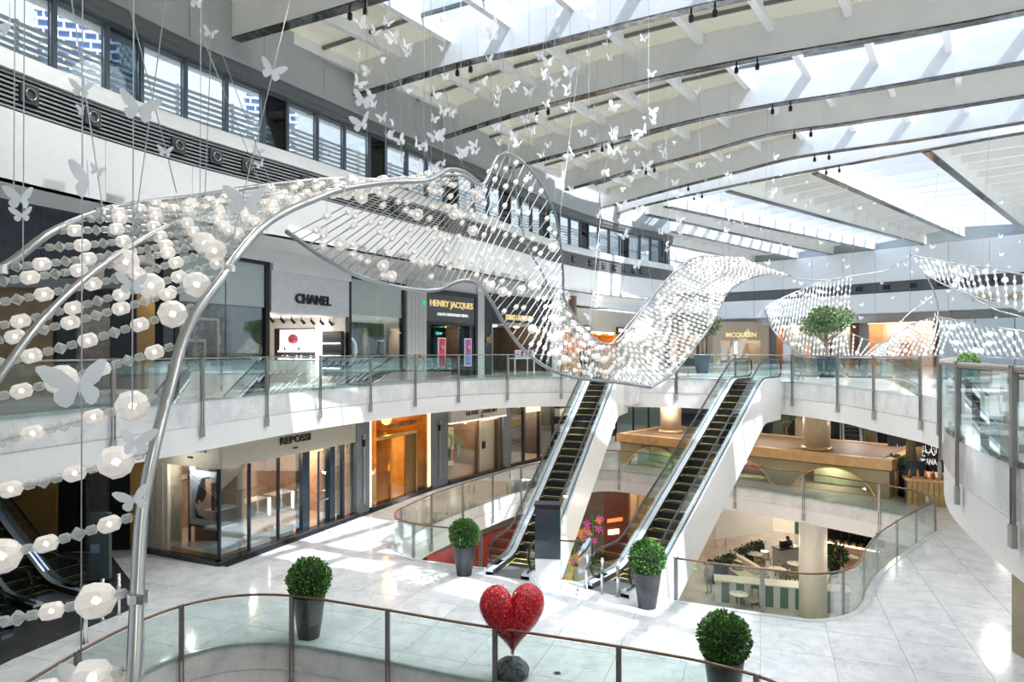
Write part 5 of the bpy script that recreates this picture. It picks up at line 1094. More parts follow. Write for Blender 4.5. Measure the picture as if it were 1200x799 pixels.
box(t, 'green_sign_panel', pm('gold_green', (.28,.28,.10), .4), L*.72, -.1, .8, L*.88, 0, 2.6); textobj('AUX', .8, GOLDLET, t, T(L*.8, -.15, 1.4), .03, bold=.02)
balustrade([tuple(A(862, 410, 43))[:2], tuple(A(960, 410, 42.5))[:2], tuple(A(1036, 410, 41))[:2]], 0, 'distant glass balustrade between the kiosk roof and the dark shopfronts', 2.5, STEEL)
FE = escalator((A(978, 410, 45).x, 42.5, -.0), math.radians(25), 5.4, 11.0, 'distant escalator beside the round tan column behind the kiosk', sidez=1.0)
olive((A(922, 410, 41.5).x, 41.5, 0), 3.1, 1.1, 'potted tree with spreading branches behind the kiosk roof', 41, .5, .75, .8, n=1500)
t = thing('tree_planter', (A(1068, 410, 31.5).x, 31.5, .35), 0, 'navy tapered planter with a cut palm trunk in front of the black sign wall', 'planter'); MB().lathe([(.001,0), (.45,0), (.62,1.35), (.55,1.35), (.5,1.2), (.001,1.2)], 28, cap=False).build('pot', NAVP, t, True); MB().tube([(0,0,1.1), (0,.05,1.8), (.03,0,2.9)], [.24,.2,.17], 10).build('trunk', pm('palm_trunk', (.22,.16,.09), .9, var=.4, bump=.6, scale=15), t)
t = thing('planter_plinth', (A(1068, 410, 31.5).x, 31.5, 0), 0, 'low dark plinth under the navy planter', 'plinth'); MB().box(-.5,-.5,0,.5,.5,.35).build('body', BLACK, t)
t = thing('fern_pot', (A(1048, 410, 31.6).x, 31.6, 0), 0, 'light green fern beside the navy planter on the bar', 'potted plant'); foliage((0,0,1.55), .42, 420, .2, 44, .7, .5).build('foliage', OLEAF, t, kind='stuff'); MB().lathe([(.15,0), (.2,1.4)], 12).build('pot', ORW, t)
# ---- lower level --------------------------------------------------------------------------------------
def q0(px, py): return P(px, py, Z0)
OLG = pm('olive_velvet', (.17,.17,.05), .7, var=.15); BEI = pm('beige_velvet', (.42,.36,.27), .7); TBT = pm('beige_table', (.55,.49,.40), .35); GRN = pm('dark_green_front', (.05,.12,.09), .4)
def bistro(px, py, i, lab, chairs=(0, 2.1, 4.2), cm=OLG):
    c = q0(px, py); t = thing('bistro_table', c, 0, lab, 'table', 'round tables of the lower cafe'); MB().lathe([(.42,.72), (.44,.74), (.001,.76)], 24, cap=False).build('table_top', TBT, t); MB().lathe([(.24,0), (.24,.02), (.03,.06), (.03,.72)], 14).build('pedestal', BRASS, t)
    for k in range(2):
        cu = thing('cup', c+Vector((.15-.3*k, .1, .76)), 0, 'small white cup on a lower cafe table', 'cup', 'cups on the lower cafe tables'); MB().lathe([(.03,0), (.045,.07)], 8).build('cup_body', WHITE, cu)
    for k, a in enumerate(chairs):
        armchair(c+Vector((math.cos(a)*.78, math.sin(a)*.78, 0)), a-math.pi/2, lab.replace('round table', 'velvet chair')+f', {["window side", "counter side", "hedge side"][k]}', cm, 'cafe_chair', 'chair', .95, 'velvet chairs round the lower cafe tables')
bistro(868, 672, 0, 'round table beside the hedge and the square pier'); bistro(884, 664, 1, 'round table with red flowers before the beige sofa', (0.5, 3.4), BEI); bistro(911, 683, 2, 'round table in front of the grey host desk', (0, 3.1)); bistro(932, 676, 3, 'round table next to the waiter', (3.3, 5.2)); bistro(996, 668, 4, 'round table right beside the cream column', (2.6, 5.6)); bistro(984, 708, 5, 'round table under the rounded balustrade corner', (1.0, 3.0), BEI); bistro(866, 690+24, 6, 'round table behind the green counter', (.4,), BEI)
so = thing('sofa', q0(893, 690), math.radians(100), 'beige curved sofa beside the square tan pier', 'sofa'); box(so, 'seat', BEI, 0, 0, .1, 3.4, .8, .45); box(so, 'backrest', BEI, 0, -.25, .1, 3.4, 0, .95); box(so, 'arm', BEI, -.2, -.25, .1, 0, .8, .7); box(so, 'arm', BEI, 3.4, -.25, .1, 3.6, .8, .7)
hd = thing('host_desk', q0(914, 668), math.radians(20), 'grey stone host desk beside the waiter', 'desk'); box(hd, 'body', pm('desk_grey', (.28,.27,.27), .4), 0, 0, 0, 1.5, .6, 1.1); box(hd, 'top', BLACK, -.05, -.05, 1.1, 1.55, .65, 1.16); box(hd, 'till', BLACK, .3, .2, 1.16, .7, .4, 1.5)
MB().ball((.9,.3,1.35), .2, 8, 6).build('dark_flowers', BLACK, hd, True)
# hedge with planter box, posts and rope
ha, hb = q0(832, 683), q0(892, 652); hv = hb-ha; hang = math.atan2(hv.y, hv.x); HLn = hv.length
hg = thing('box_hedge', ha, hang, 'long dark clipped hedge in a trough along the lower cafe', 'hedge'); box(hg, 'trough', BLACK, 0, -.25, 0, HLn, .25, .45)
m = MB(); rn = random.Random(6)
for k in range(2600):
    p = Vector((rn.random()*HLn, rn.uniform(-.3,.3), .42+rn.random()*.55)); d = Vector((rn.uniform(-1,1), rn.uniform(-1,1), rn.uniform(-.5,1))).normalized(); w = d.cross(Vector((rn.random(), 1, rn.random()))).normalized(); m.add([p, p+d*.07+w*.04, p+d*.14, p+d*.07-w*.04], [(0,1,2,3)])
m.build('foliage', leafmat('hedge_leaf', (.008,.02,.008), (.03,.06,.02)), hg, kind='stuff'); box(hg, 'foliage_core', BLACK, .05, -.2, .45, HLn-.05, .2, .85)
for k in range(5):
    p = ha.lerp(hb, (k+.6)/5)+Vector((-1.6, .8, 0)); t = thing('rope_post', p, hang, 'gold rope post, number of its row counted along the hedge'.replace(', number of its row counted along the hedge', ' standing behind the dark hedge'), 'rope post', 'gold rope posts behind the hedge')
    MB().lathe([(.16,0), (.16,.03), (.03,.05), (.03,.95), (.05,.97), (.05,1.02), (.001,1.04)], 12).build('post', BRASS, t, True)
    if k < 4:
        g2 = (hb-ha).length/5; MB().tube([(g2*j/8, 0, .9-.35*math.sin(math.pi*j/8)) for j in range(9)], .02, 5).build('rope', BRASS, t)
# green fluted counter and display case of pastries
gc = thing('fluted_counter', q0(838, 705), math.radians(-16), 'dark green fluted counter with marble top behind the rounded balustrade', 'counter')
for k in range(18): box(gc, 'flute', GRN if k % 2 else pm('pale_flute', (.45,.47,.42), .4) if k == 0 else bpy.data.materials['pale_flute'], k*.33, 0, 0, k*.33+.3, .1, 1.0)
box(gc, 'body', GRN, 0, .1, 0, 5.9, .8, 1.0); box(gc, 'counter_top', TBT, -.05, -.08, 1.0, 6.0, .9, 1.06)
dcA, dcB = q0(968, 655), q0(1030, 668); ang, L = frame(tuple(dcA)[:2], tuple(dcB)[:2]); dc = thing('pastry_case', dcA, ang, 'long orange lit pastry case beyond the cream column', 'display case')
box(dc, 'base', pm('case_tan', (.50,.36,.26), .4), 0, 0, 0, L, 1.0, 1.0); box(dc, 'warm_strip', LAMPW, 0, -.02, .98, L, 0, 1.02); box(dc, 'glass_front', SHOPG, 0, 0, 1.02, L, .02, 1.7); box(dc, 'back_frame', BLACK, 0, .95, 1.0, L, 1.0, 1.75)
for k in range(7): box(dc, 'divider', BLACK, L*k/7, 0, 1.0, L*k/7+.05, .95, 1.75)
pc = [pm('cake_a', (.75,.35,.08), .5), pm('cake_b', (.6,.08,.05), .5), pm('cake_c', (.75,.65,.45), .5), pm('cake_d', (.2,.35,.08), .5)]
cm_ = [MB().lathe([(.11,0), (.12,.06), (.1,.1), (.03,.14)], 8).mesh('cake_body', c_) for c_ in pc]
for k in range(34):
    tb = thing('cake', wm(dc) @ Vector((.15+k*(L-.3)/34, .2+.25*(k % 3), 1.02)), 0, 'small cake in the long orange lit pastry case', 'cake', 'cakes in the pastry case'); link('cake_body', cm_[k % 4], tb)
# big planters near the pastry case
t = thing('potted_plant', q0(978, 676), 0, 'leafy dark plant between the cream column and the olive chairs', 'potted plant'); pot(t, .2, .3, .6, BLACK); foliage((0,0,1.1), .55, 260, .28, 71, .8).build('foliage', leafmat('dark_leaf', (.01,.03,.012), (.04,.09,.03)), t, kind='stuff')
# lower level shop walls seen under the slab and between the escalators
def wall0(pxa, pya, pxb, pyb, h, segs, name, label, z=Z0):
    a, b = q0(pxa, pya), q0(pxb, pyb); ang, L = frame(tuple(a)[:2], tuple(b)[:2]); t = thing(name, a, ang, label, 'shop')
    x = 0
    for w, mt, nm, dy in segs: box(t, nm, mt, L*x+.01, dy, 0, L*(x+w)-.01, dy+.25, h); x += w
    return t, L
MAR = pm('maroon_panel', (.16,.055,.045), .45, var=.15); REDG = pm('red_gloss', (.26,.025,.02), .25); BRN = pm('brown_brick', (.13,.085,.07), .6, var=.3, scale=12)
t, L = wall0(672, 665, 812, 640, 4.1, [(.24, BRN, 'brick_wall', 0), (.2, pm('dark_red_door', (.14,.03,.015), .35), 'door_leaf', .1), (.22, SHOPG, 'window_pane', .1), (.34, REDG, 'red_panel', .1)], 'red_shop', 'dark red shop on the lower level seen between the escalators')
for k in range(4): box(t, 'gold_mullion', BRASS, L*(.44+.075*k), -.02, 0, L*(.44+.075*k)+.09, .1, 4.1)
box(t, 'lit_niche', LAMPW, L*.28, .05, 1.5, L*.36, .08, 1.75); box(t, 'lit_niche', pm('red_glow', (1,.2,.05), emit=1.5, ecol=(1,.15,.05)), L*.27, .06, 2.2, L*.39, .09, 2.4); box(t, 'back_wall', WARMW, 0, 3, 0, L, 3.1, 4.1); tlamp(t, L*.55, 1.5, 3.2, 160)
fl = thing('flower_wall', q0(676, 694)+Vector((0,0,0)), math.radians(-10), 'glass screen painted with orange and magenta flowers between the escalators', 'screen'); 
for k in range(3): box(fl, 'glass_panel', GLASS, -.9+k*.75, 0, 0, -.2+k*.75, .03, 4.2)
rn = random.Random(3); mats_ = [pm('petal_orange', (.9,.38,.02), .5), pm('petal_pink', (.75,.08,.45), .5), pm('petal_yellow', (.85,.62,.05), .5), pm('stem_green', (.1,.3,.05), .6)]
for k in range(34):
    x, z = rn.uniform(-.85, 1.3), rn.uniform(.4, 4.0); c = 1 if rn.random() < .5 else (0 if z > 1.5 else 2); m = MB()
    for j in range(6):
        a = j*1.047+k; r_ = rn.uniform(.16, .27); m.vprism([(x, z), (x+r_*.6*math.cos(a-.35), z+r_*.6*math.sin(a-.35)), (x+r_*math.cos(a), z+r_*math.sin(a)), (x+r_*.6*math.cos(a+.35), z+r_*.6*math.sin(a+.35))], -.02-.002*k/34, -.01-.002*k/34)
    m.build('flower', mats_[c], fl)
for k in range(4): MB().tube([(-.7+.5*k, -.02, 0), (-.6+.5*k, -.03, 2), (-.75+.5*k, -.02, 4)], .02, 5).build('stem', mats_[3], fl)
t, L = wall0(500, 722, 660, 648, 2.7, [(1.0, REDG, 'red_panel', 0)], 'red_hoarding', 'low glossy dark red hoarding on the lower level behind the first escalator foot'); t['category'] = 'hoarding'
MB().prism([tuple(q0(470, 760))[:2], tuple(q0(640, 760))[:2], tuple(q0(655, 660))[:2], tuple(q0(500, 720))[:2]], Z0+.002, Z0+.02).build('rug', pm('red_rug', (.32,.04,.035), .8), label='dark red carpet on the lower floor below the first escalator', cat='rug')
t, L = wall0(808, 637, 905, 622, 4.1, [(.3, pm('pale_stone', (.60,.58,.54), .3), 'stone_panel', 0), (.7, pm('pale_white', (.75,.76,.76), .25), 'white_panel', 0)], 'pale_shop', 'pale lower shopfront beyond the hedge and rope posts')  # pale stone panel, then an off-white one
t, L = wall0(905, 622, 1045, 640, 4.1, [(.2, pm('cream_lit', (.8,.74,.6), emit=.3), 'lit_panel', 0), (.1, GRN, 'green_panel', 0), (.7, WARMW, 'wood_panel', 0)], 'cafe_back_wall', 'cafe back wall with lit cream panel behind the waiter'); t['category'] = 'wall'
# people ---------------------------------------------------------------------------------------------
def person(loc, rz, label, shirt, trousers, skin=(.42,.26,.18), hair=(.02,.015,.012), h=1.75, arm=(.5, -.35), sub=1):
    t = thing('person', loc, rz, label, 'person'); s = h/1.75
    J = {'pel': (0,0,.95,.13), 'ch': (0,0,1.25,.15), 'nk': (0,0,1.47,.06), 'hd': (0,-.01,1.60,.095), 'tp': (0,0,1.70,.07),
         'sl': (-.19,0,1.42,.06), 'el': (-.26,-.04,1.13,.045), 'wl': (-.22,arm[1]*.6,.98 if arm[1] > -.1 else 1.12,.032), 'fl': (-.2,arm[1]*.75,.9 if arm[1] > -.1 else 1.12,.026),
         'sr': (.19,0,1.42,.06), 'er': (.26,.02,1.13,.045), 'wr': (.24,-.06,.90,.032), 'fr': (.24,-.09,.81,.026),
         'hl': (-.10,0,.90,.095), 'kl': (-.11,-.02,.50,.062), 'al': (-.11,.03,.09,.042), 'tl': (-.12,-.14,.04,.035), 'hr': (.10,0,.90,.095), 'kr': (.12,.0,.50,.062), 'ar': (.13,.06,.09,.042), 'tr': (.14,-.1,.04,.035)}
    E = [('pel','ch'),('ch','nk'),('nk','hd'),('hd','tp'),('ch','sl'),('sl','el'),('el','wl'),('wl','fl'),('ch','sr'),('sr','er'),('er','wr'),('wr','fr'),('pel','hl'),('hl','kl'),('kl','al'),('al','tl'),('pel','hr'),('hr','kr'),('kr','ar'),('ar','tr')]
    ks = list(J); me = bpy.data.meshes.new('body'); me.from_pydata([tuple(c*s for c in J[k][:3]) for k in ks], [(ks.index(a), ks.index(b)) for a, b in E], [])
    o = bpy.data.objects.new('body', me); COL.objects.link(o); sk = o.modifiers.new('skin', 'SKIN'); sd = o.modifiers.new('sub', 'SUBSURF'); sd.levels = sub; sd.render_levels = sub
    for i, k in enumerate(ks): r = J[k][3]*s; me.skin_vertices[0].data[i].radius = (r, r*.8 if k in ('pel','ch') else r)
    me.skin_vertices[0].data[0].use_root = True
    dg = bpy.context.evaluated_depsgraph_get(); m2 = bpy.data.meshes.new_from_object(o.evaluated_get(dg)); bpy.data.objects.remove(o)
    for c, nm in ((skin, 'skin_tone'), (shirt, 'shirt_cloth'), (trousers, 'trouser_cloth'), ((.02,.02,.02), 'shoe_leather')): m2.materials.append(pm(nm, c, .7))
    for p in m2.polygons:
        c = p.center/s; p.use_smooth = True
        p.material_index = 3 if c.z < .1 else 2 if c.z < .97 and abs(c.x) < .2 else 0 if c.z > 1.47 or (abs(c.x) > .18 and c.z < 1.0) or (arm[1] < -.1 and c.y < -.16 and c.z > .9) else 1
    link('body', m2, t)
    MB().ball((0,.015*s,1.645*s), .108*s, 12, 8, sz=1.0).build('hair', pm('hair', hair, .7), t, True)
    MB().ball((0,-.105*s,1.60*s), .018*s, 6, 5).build('nose', m2.materials[0], t, True)
    return t
person(q0(923, 664), math.radians(160), 'waiter in dark green top standing at the grey host desk', (.10,.11,.06), (.05,.05,.05))
person(q0(831, 696), math.radians(200), 'person in grey clothes seen faintly behind the hedge end', (.30,.29,.28), (.24,.23,.22), arm=(.5,-.05))
# ================================================================== BEAD SCULPTURE
def beadglass(name, col, diff, tr, emit=0):
    m, n, l, o = NT(name); t = n.new('ShaderNodeBsdfTransparent'); t.inputs[0].default_value = (1,1,1,1)
    d = n.new('ShaderNodeBsdfPrincipled'); d.inputs['Base Color'].default_value = (*col, 1); d.inputs['Roughness'].default_value = .25
    if emit: d.inputs['Emission Color'].default_value = (1,.93,.86,1); d.inputs['Emission Strength'].default_value = emit
    fr = n.new('ShaderNodeLayerWeight'); fr.inputs[0].default_value = .45; mp = n.new('ShaderNodeMapRange'); mp.inputs[3].default_value = diff; mp.inputs[4].default_value = min(1, diff+.45)
    l.new(fr.outputs['Facing'], mp.inputs[0]); mx = n.new('ShaderNodeMixShader'); l.new(mp.outputs[0], mx.inputs[0]); l.new(t.outputs[0], mx.inputs[1]); l.new(d.outputs[0], mx.inputs[2]); l.new(mx.outputs[0], o.inputs[0]); return m
BFRO = beadglass('frosted_bead', (.93,.92,.91), .62, 0, .10); BCLR = beadglass('clear_bead', (.85,.89,.88), .28, 0); BCORE = pm('bead_glow', (1,.9,.8), emit=4.0, ecol=(1,.84,.70)); WIRE = pm('bead_wire', (.42,.42,.42), .35, .8); PIPE = pm('sculpture_pipe', (.36,.37,.38), .3, .9)
sc_ = thing('bead_sculpture', A(156, 410, 4.0).to_tuple()[:2]+(EYE,), 0, 'huge hanging ribbon of glass bead strings between curved steel pipes', 'sculpture')
sc_.location = (0, 6, 9); _WM[sc_.name] = Matrix.Translation((0, 6, 9))
def bead_shapes(n):
    def LB(prof):
        m = MB(Matrix.Rotation(math.pi/2, 4, 'Y')); m.lathe(prof, n); return m
    lit = LB([(.022,-.068), (.052,-.045), (.054,.03), (.05,.045), (.022,.068)]); lit.cm = 1; 
    lit.add([(0,0,.022), (0,0,-.022), (.02,0,0), (-.02,0,0), (0,.02,0), (0,-.02,0)], [(0,2,4), (0,4,3), (0,3,5), (0,5,2), (1,4,2), (1,3,4), (1,5,3), (1,2,5)], 1)
    cyl = LB([(.018,-.032), (.031,-.022), (.031,.022), (.018,.032)]); dia = LB([(.012,-.045), (.05,0.0), (.012,.045)])
    big = LB([(.045,-.105), (.095,-.065), (.112,-.01), (.108,.05), (.05,.105)]); big.add([(0,0,.035), (0,0,-.035), (.03,0,0), (-.03,0,0), (0,.03,0), (0,-.03,0)], [(0,2,4), (0,4,3), (0,3,5), (0,5,2), (1,4,2), (1,3,4), (1,5,3), (1,2,5)], 1)
    return {'lit': lit, 'cyl': cyl, 'dia': dia, 'big': big}
HI = bead_shapes(8); LO = bead_shapes(5)
BM = {k: v.mesh(f'{k}_bead', [BFRO, BCORE] if k in ('lit', 'big') else [BCLR]) for k, v in HI.items()}
rnb = random.Random(11); BEADS = []       # (distance, kind, pos, dir)
def A3(p): return A(*p)
def patch(keys, ns, rails=(.035, .035), tilt=0, railP=True, railQ=True, sag=.05, dens=1.0, sparse=None, pbig=.16):
    KP = crom([A3(k[0]) for k in keys], 10); KQ = crom([A3(k[1]) for k in keys], 10)
    if railP: MB().tube(KP, rails[0], 10).build('pipe_rail', PIPE, sc_, True, world=True)
    if railQ: MB().tube(KQ, rails[1], 8).build('pipe_rail', PIPE, sc_, True, world=True)
    Lp = arc([(a+b)/2 for a, b in zip(KP, KQ)]); Lp2 = arc(KP)
    mix = [(a+b*1.0)/2 for a, b in zip(Lp, Lp2)]
    for k in range(ns):
        d = mix[-1]*(k+.5)/ns; i = max(j for j in range(len(mix)-1) if mix[j] <= d); t = (d-mix[i])/max(mix[i+1]-mix[i], 1e-6)
        a = KP[i].lerp(KP[i+1], t); b = KQ[i].lerp(KQ[i+1], t); L = (b-a).length
        if L < .15: continue
        n = 8; pts = [a.lerp(b, j/n)-Vector((0,0,sag*L*4*(j/n)*(1-j/n)*.5)) for j in range(n+1)]
        MB().tube(pts, .005 if sparse is None else .011, 4, cap=False).build('strand_wire', WIRE, sc_, world=True)
        ln = arc(pts); x = .10; ph = rnb.randrange(4); near = sparse is None and k < 9 and ns == 29; pre = ['cyl', 'big', 'cyl', 'lit', 'cyl', 'dia', 'cyl'] if near else []
        if near and k % 3 == 2: pre = ['cyl', 'lit', 'cyl', 'dia', 'cyl', 'lit', 'cyl', 'big', 'cyl']
        if pre: ph = 0; x = .06
        thin = sparse is not None and (k+.5)/ns < sparse
        seq = ['lit', 'cyl', 'dia', 'cyl']; W_ = {'lit': .15, 'cyl': .068, 'dia': .092, 'big': .225}
        first = True
        while x < ln[-1]-.06:
            if pre: kd = pre.pop(0)
            else:
                kd = seq[ph % 4]; ph += 1
                if kd == 'lit' and rnb.random() < pbig: kd = 'big'
                if thin and kd != 'lit' and kd != 'big':
                    x += .17; continue
            w = W_[kd]
            if x+w > ln[-1]: break
            p = at_len(pts, ln, x+w/2); q = at_len(pts, ln, min(x+w/2+.05, ln[-1])); r = at_len(pts, ln, max(x+w/2-.05, 0))
            BEADS.append(((p-cam.location).length, kd, p, (q-r).normalized())); x += w
            if rnb.random() > dens: x += .12
S1 = [((152,830,3.9),(-300,900,3.7)), ((157,785,4.0),(-300,850,3.8)), ((161,690,4.25),(-300,765,3.9)), ((167,598,4.5),(-300,708,4.0)), ((182,520,4.75),(-300,615,4.1)), ((200,450,5.1),(-300,560,4.2)), ((222,380,5.5),(-300,505,4.3)), ((262,322,6.2),(-300,455,4.4)), ((277,300,6.6),(-200,420,4.6)),
      ((305,268,7.2),(-60,345,4.9)), ((335,248,7.9),(10,309,5.4)), ((370,233,8.6),(60,272,5.9)), ((400,222,9.3),(110,251,6.6)), ((450,214,10.5),(150,240,7.4)), ((500,211,11.8),(230,230,9)), ((525,199,12.8),(320,216,10.6)), ((545,202,13.6),(400,210,12)), ((563,216,14.4),(480,212,13.3))]
patch(S1, 29, (.042, .036), sag=.06, pbig=.07)
S2 = [((336,271,10.5),(450,213,11.5)), ((375,299,11.2),(500,208,12.3)), ((420,323,12),(540,205,13.2)), ((470,337,13),(566,216,14.2)), ((510,340,13.6),(584,183,14.8)), ((540,329,14),(605,184,15.2)), ((560,333,14.6),(630,210,15.6)), ((575,352,15),(650,250,16)), ((590,378,15.4),(657,288,16.4)),
      ((612,408,15.9),(660,325,16.8)), ((640,430,16.4),(660,345,17)), ((668,441,17.1),(668,362,17.2)), ((700,446,18),(686,386,17.6)), ((730,449,19),(706,402,18)), ((762,454,20),(724,403,18.6))]
patch(S2, 62, (.04, .03), sag=.02, sparse=.60, pbig=.12)
S3 = [((762,454,20),(722,402,18.4)), ((790,436,21),(732,392,18.9)), ((815,405,22.5),(745,375,19.5)), ((835,378,23.8),(765,348,20.3)), ((848,350,25),(783,326,21)), ((856,340,25.6),(800,310,22)), ((875,328,26.5),(818,301,23)), ((900,321,27.5),(845,301,24.5)), ((925,323,28.4),(872,303,26))]
patch(S3, 50, (.04, .035), sag=.02)
S4 = [((896,361,36),(900,357,36.2)), ((905,385,35.8),(915,350,36.4)), ((925,405,35.4),(935,341,36.6)), ((945,417,35),(955,333,37)), ((965,419,34.8),(972,329,37)), ((990,419,34.6),(1000,323,37))]
patch(S4, 26, (.04, .03), sag=.01)
S5 = [((990,419,34.6),(975,380,36.5)), ((1010,419,34.4),(1030,402,36)), ((1030,419,34.2),(1055,388,36)), ((1050,418,34),(1078,376,36)), ((1080,418,33.5),(1098,372,35.5)), ((1105,416,33),(1118,378,35))]
patch(S5, 22, (.035, .025), sag=.01)
S6 = [((1085,322,29),(1066,299,30)), ((1110,335,27.4),(1100,305,28)), ((1150,350,25),(1140,312,26)), ((1200,365,23),(1200,322,24)), ((1260,385,21),(1260,335,22))]
patch(S6, 22, (.03, .03), sag=0)
S7 = [((1120,416,26),(1095,370,27)), ((1150,418,25),(1130,377,26)), ((1190,420,24),(1170,384,25)), ((1240,422,23),(1230,392,24)), ((1290,425,22),(1280,398,23))]
patch(S7, 22, (.03, .03), sag=0)
for nm, pts, r in (('a', [(-60,530,3.8), (-20,470,4.1), (0,440,4.25), (50,374,4.8), (100,326,5.4), (150,291,6.1), (200,264,6.9), (260,241,8.0), (330,226,9.6)], .026),
                   ('b', [(925,323,28.4), (937,327,28.6), (967,328,29), (1000,323,29.5), (1040,316,30), (1066,299,30)], .035), ('c', [(1085,322,29), (1096,345,29), (1099,365,29), (1094,395,28.6), (1080,418,28)], .03),
                   ('d', [(600,190,15), (615,280,16.5), (640,330,17), (660,400,17.3), (672,440,17.4)], .022), ('e', [(694,402,18), (713,405,18.4), (741,375,19.5), (783,326,21), (815,301,23)], .03), ('f', [(745,424,19.6), (790,370,21.3), (815,344,22.4), (850,320,24)], .025), ('g', [(1040,400,29), (1060,372,29.3), (1095,345,29.6)], .022), ('h', [(1120,335,27), (1160,360,26), (1200,372,25)], .025)):
    MB().tube(crom([A3(p) for p in pts], 8), r, 8).build('support_pipe', PIPE, sc_, True, world=True)
# clamps on the thick pipe
for p, r in (((162,700,4.22), .06), ((268,315,6.3), .06), ((400,222,9.3), .06), ((0,316,5.15), .05), ((118,248,6.7), .05)):
    c = A3(p); MB().tube([c-Vector((0,0,.03)), c+Vector((0,0,.03))], r, 10).build('clamp', CHROME, sc_, world=True)
BEADS.sort(key=lambda b: b[0])
def in_view(p):
    if p.y < .5: return False
    x = 600+F*p.x/p.y; y = HZ-F*(p.z-EYE)/p.y; return -30 < x < 1230 and -30 < y < 830
I_ = wm(sc_).inverted(); rest = {}; nb = 0; far_ = MB()
for dist, kd, p, d in BEADS:
    M = Matrix.Translation(p) @ d.to_track_quat('X', 'Z').to_matrix().to_4x4()
    if nb < 300 and in_view(p):
        link({'lit': 'lit_bead', 'big': 'large_bead', 'cyl': 'clear_bead', 'dia': 'faceted_bead'}[kd], BM[kd], sc_, I_ @ M); nb += 1
    else:
        src = LO[kd]; n0 = len(far_.v); far_.v += [tuple(M @ Vector(v)) for v in src.v]; far_.f += [tuple(n0+i for i in f) for f in src.f]
        far_.m += [(0 if mm == 0 and kd in ('lit','big') else 1 if kd in ('lit','big') else 2) for mm in (src.m if kd != 'lit' else [0]*(len(src.f)-8)+[1]*8)]
far_.build('glass_beads', [BFRO, BCORE, BCLR], sc_, world=True, kind='stuff')
BM['lit'].polygons.foreach_set('material_index', [0]*(len(BM['lit'].polygons)-8)+[1]*8)
# ------------------------------------------------------------------ suspension cables and butterflies
CAB = pm('steel_cable', (.45,.46,.47), .3, .8)
def cable(pts, r=.0045): MB().tube([A3(p) for p in pts], r, 5).build('suspension_cable', CAB, sc_, world=True)
for px, y0_, y1_, Y in ((97,-60,830,4.4), (157,-60,480,4.6), (29,-60,318,5.2), (18,-60,250,5.4), (236,-60,300,7)): cable([(px, y0_, Y), (px-2, y1_, Y)])
for a, b in (((78,-40,6.5),(121,248,6.6)), ((140,-40,7.5),(207,226,8.2)), ((222,-40,8),(318,218,9.8)), ((200,-40,7),(160,250,6.9)), ((250,-20,8.5),(240,235,9)), ((232,30,9),(305,215,10)), ((340,0,10),(268,300,6.5)), ((436,40,11),(506,200,12)), ((455,60,11.5),(510,205,12.4)), ((590,60,14),(586,183,14.8)), ((640,40,16),(607,185,15.3)), ((715,150,20),(690,385,17.8)), ((780,150,22),(784,326,21)), ((745,230,21),(766,346,20.3)), ((840,150,24),(848,302,24.5)), ((900,120,27),(895,322,27.5)), ((1000,200,30),(1000,322,30)), ((1100,200,29),(1086,320,29)), ((1160,150,26),(1150,312,26)), ((520,100,13),(545,202,13.6)), ((680,60,18),(656,255,16.2)), ((600,300,17),(672,440,17.4))): cable([a, b], .006)
def _but():
    m, n, l, o = NT('butterfly_acrylic'); t = n.new('ShaderNodeBsdfTransparent'); d = n.new('ShaderNodeBsdfDiffuse'); d.inputs[0].default_value = (.93,.95,.97,1); r = n.new('ShaderNodeBsdfTranslucent'); r.inputs[0].default_value = (.93,.96,1,1)
    a = n.new('ShaderNodeMixShader'); a.inputs[0].default_value = .45; l.new(d.outputs[0], a.inputs[1]); l.new(r.outputs[0], a.inputs[2]); b = n.new('ShaderNodeMixShader'); b.inputs[0].default_value = .88; l.new(t.outputs[0], b.inputs[1]); l.new(a.outputs[0], b.inputs[2]); l.new(b.outputs[0], o.inputs[0]); return m
BUT = _but()
HW = [(0,.01), (.05,.10), (.17,.22), (.33,.30), (.42,.29), (.43,.24), (.37,.12), (.30,.03), (.20,-.02), (.27,-.07), (.28,-.15), (.22,-.23), (.15,-.26), (.08,-.22), (.03,-.10), (0,-.04)]
def wing(s, lift): return [(s*x*math.cos(lift), -x*math.sin(lift), z) for x, z in HW]
def butterfly_meshes(lift):
    out = []
    for s in (-1, 1):
        w = wing(s, lift); n = len(w); m = MB(); nn = Vector((s*math.sin(lift), math.cos(lift), 0))*.004
        tri = tessellate_polygon([[Vector((x, 0, z)) for (x, z) in HW]])
        vs = [Vector(p)-nn for p in w]+[Vector(p)+nn for p in w]
        m.add(vs, [tuple(t) for t in tri]+[tuple(n+i for i in t[::-1]) for t in tri]+[(i, (i+1) % n, n+(i+1) % n, n+i) for i in range(n)]); me = m.mesh('wing', BUT); recalc(me); out.append(me)
    b = MB(); b.tube([(0,0,-.12), (0,0,0), (0,-.005,.07)], [.006,.014,.008], 6); b.tube([(0,0,.07), (-.04,-.01,.13)], .003, 4); b.tube([(0,0,.07), (.04,-.01,.13)], .003, 4)
    out.append(b.mesh('body', BUT)); return out
BV = [butterfly_meshes(.35), butterfly_meshes(.8)]
def big_butterfly(px, py, span, Y, rz, tilt, label, v=0):
    s = span*Y/F/.80; t = thing('butterfly', A(px, py, Y), rz, label, 'butterfly'); t.scale = (s, s, s); t.rotation_euler = (tilt*.4, tilt, rz)
    for nm, me in (('wing', BV[v][0]), ('wing', BV[v][1]), ('body', BV[v][2])): link(nm, me, t)
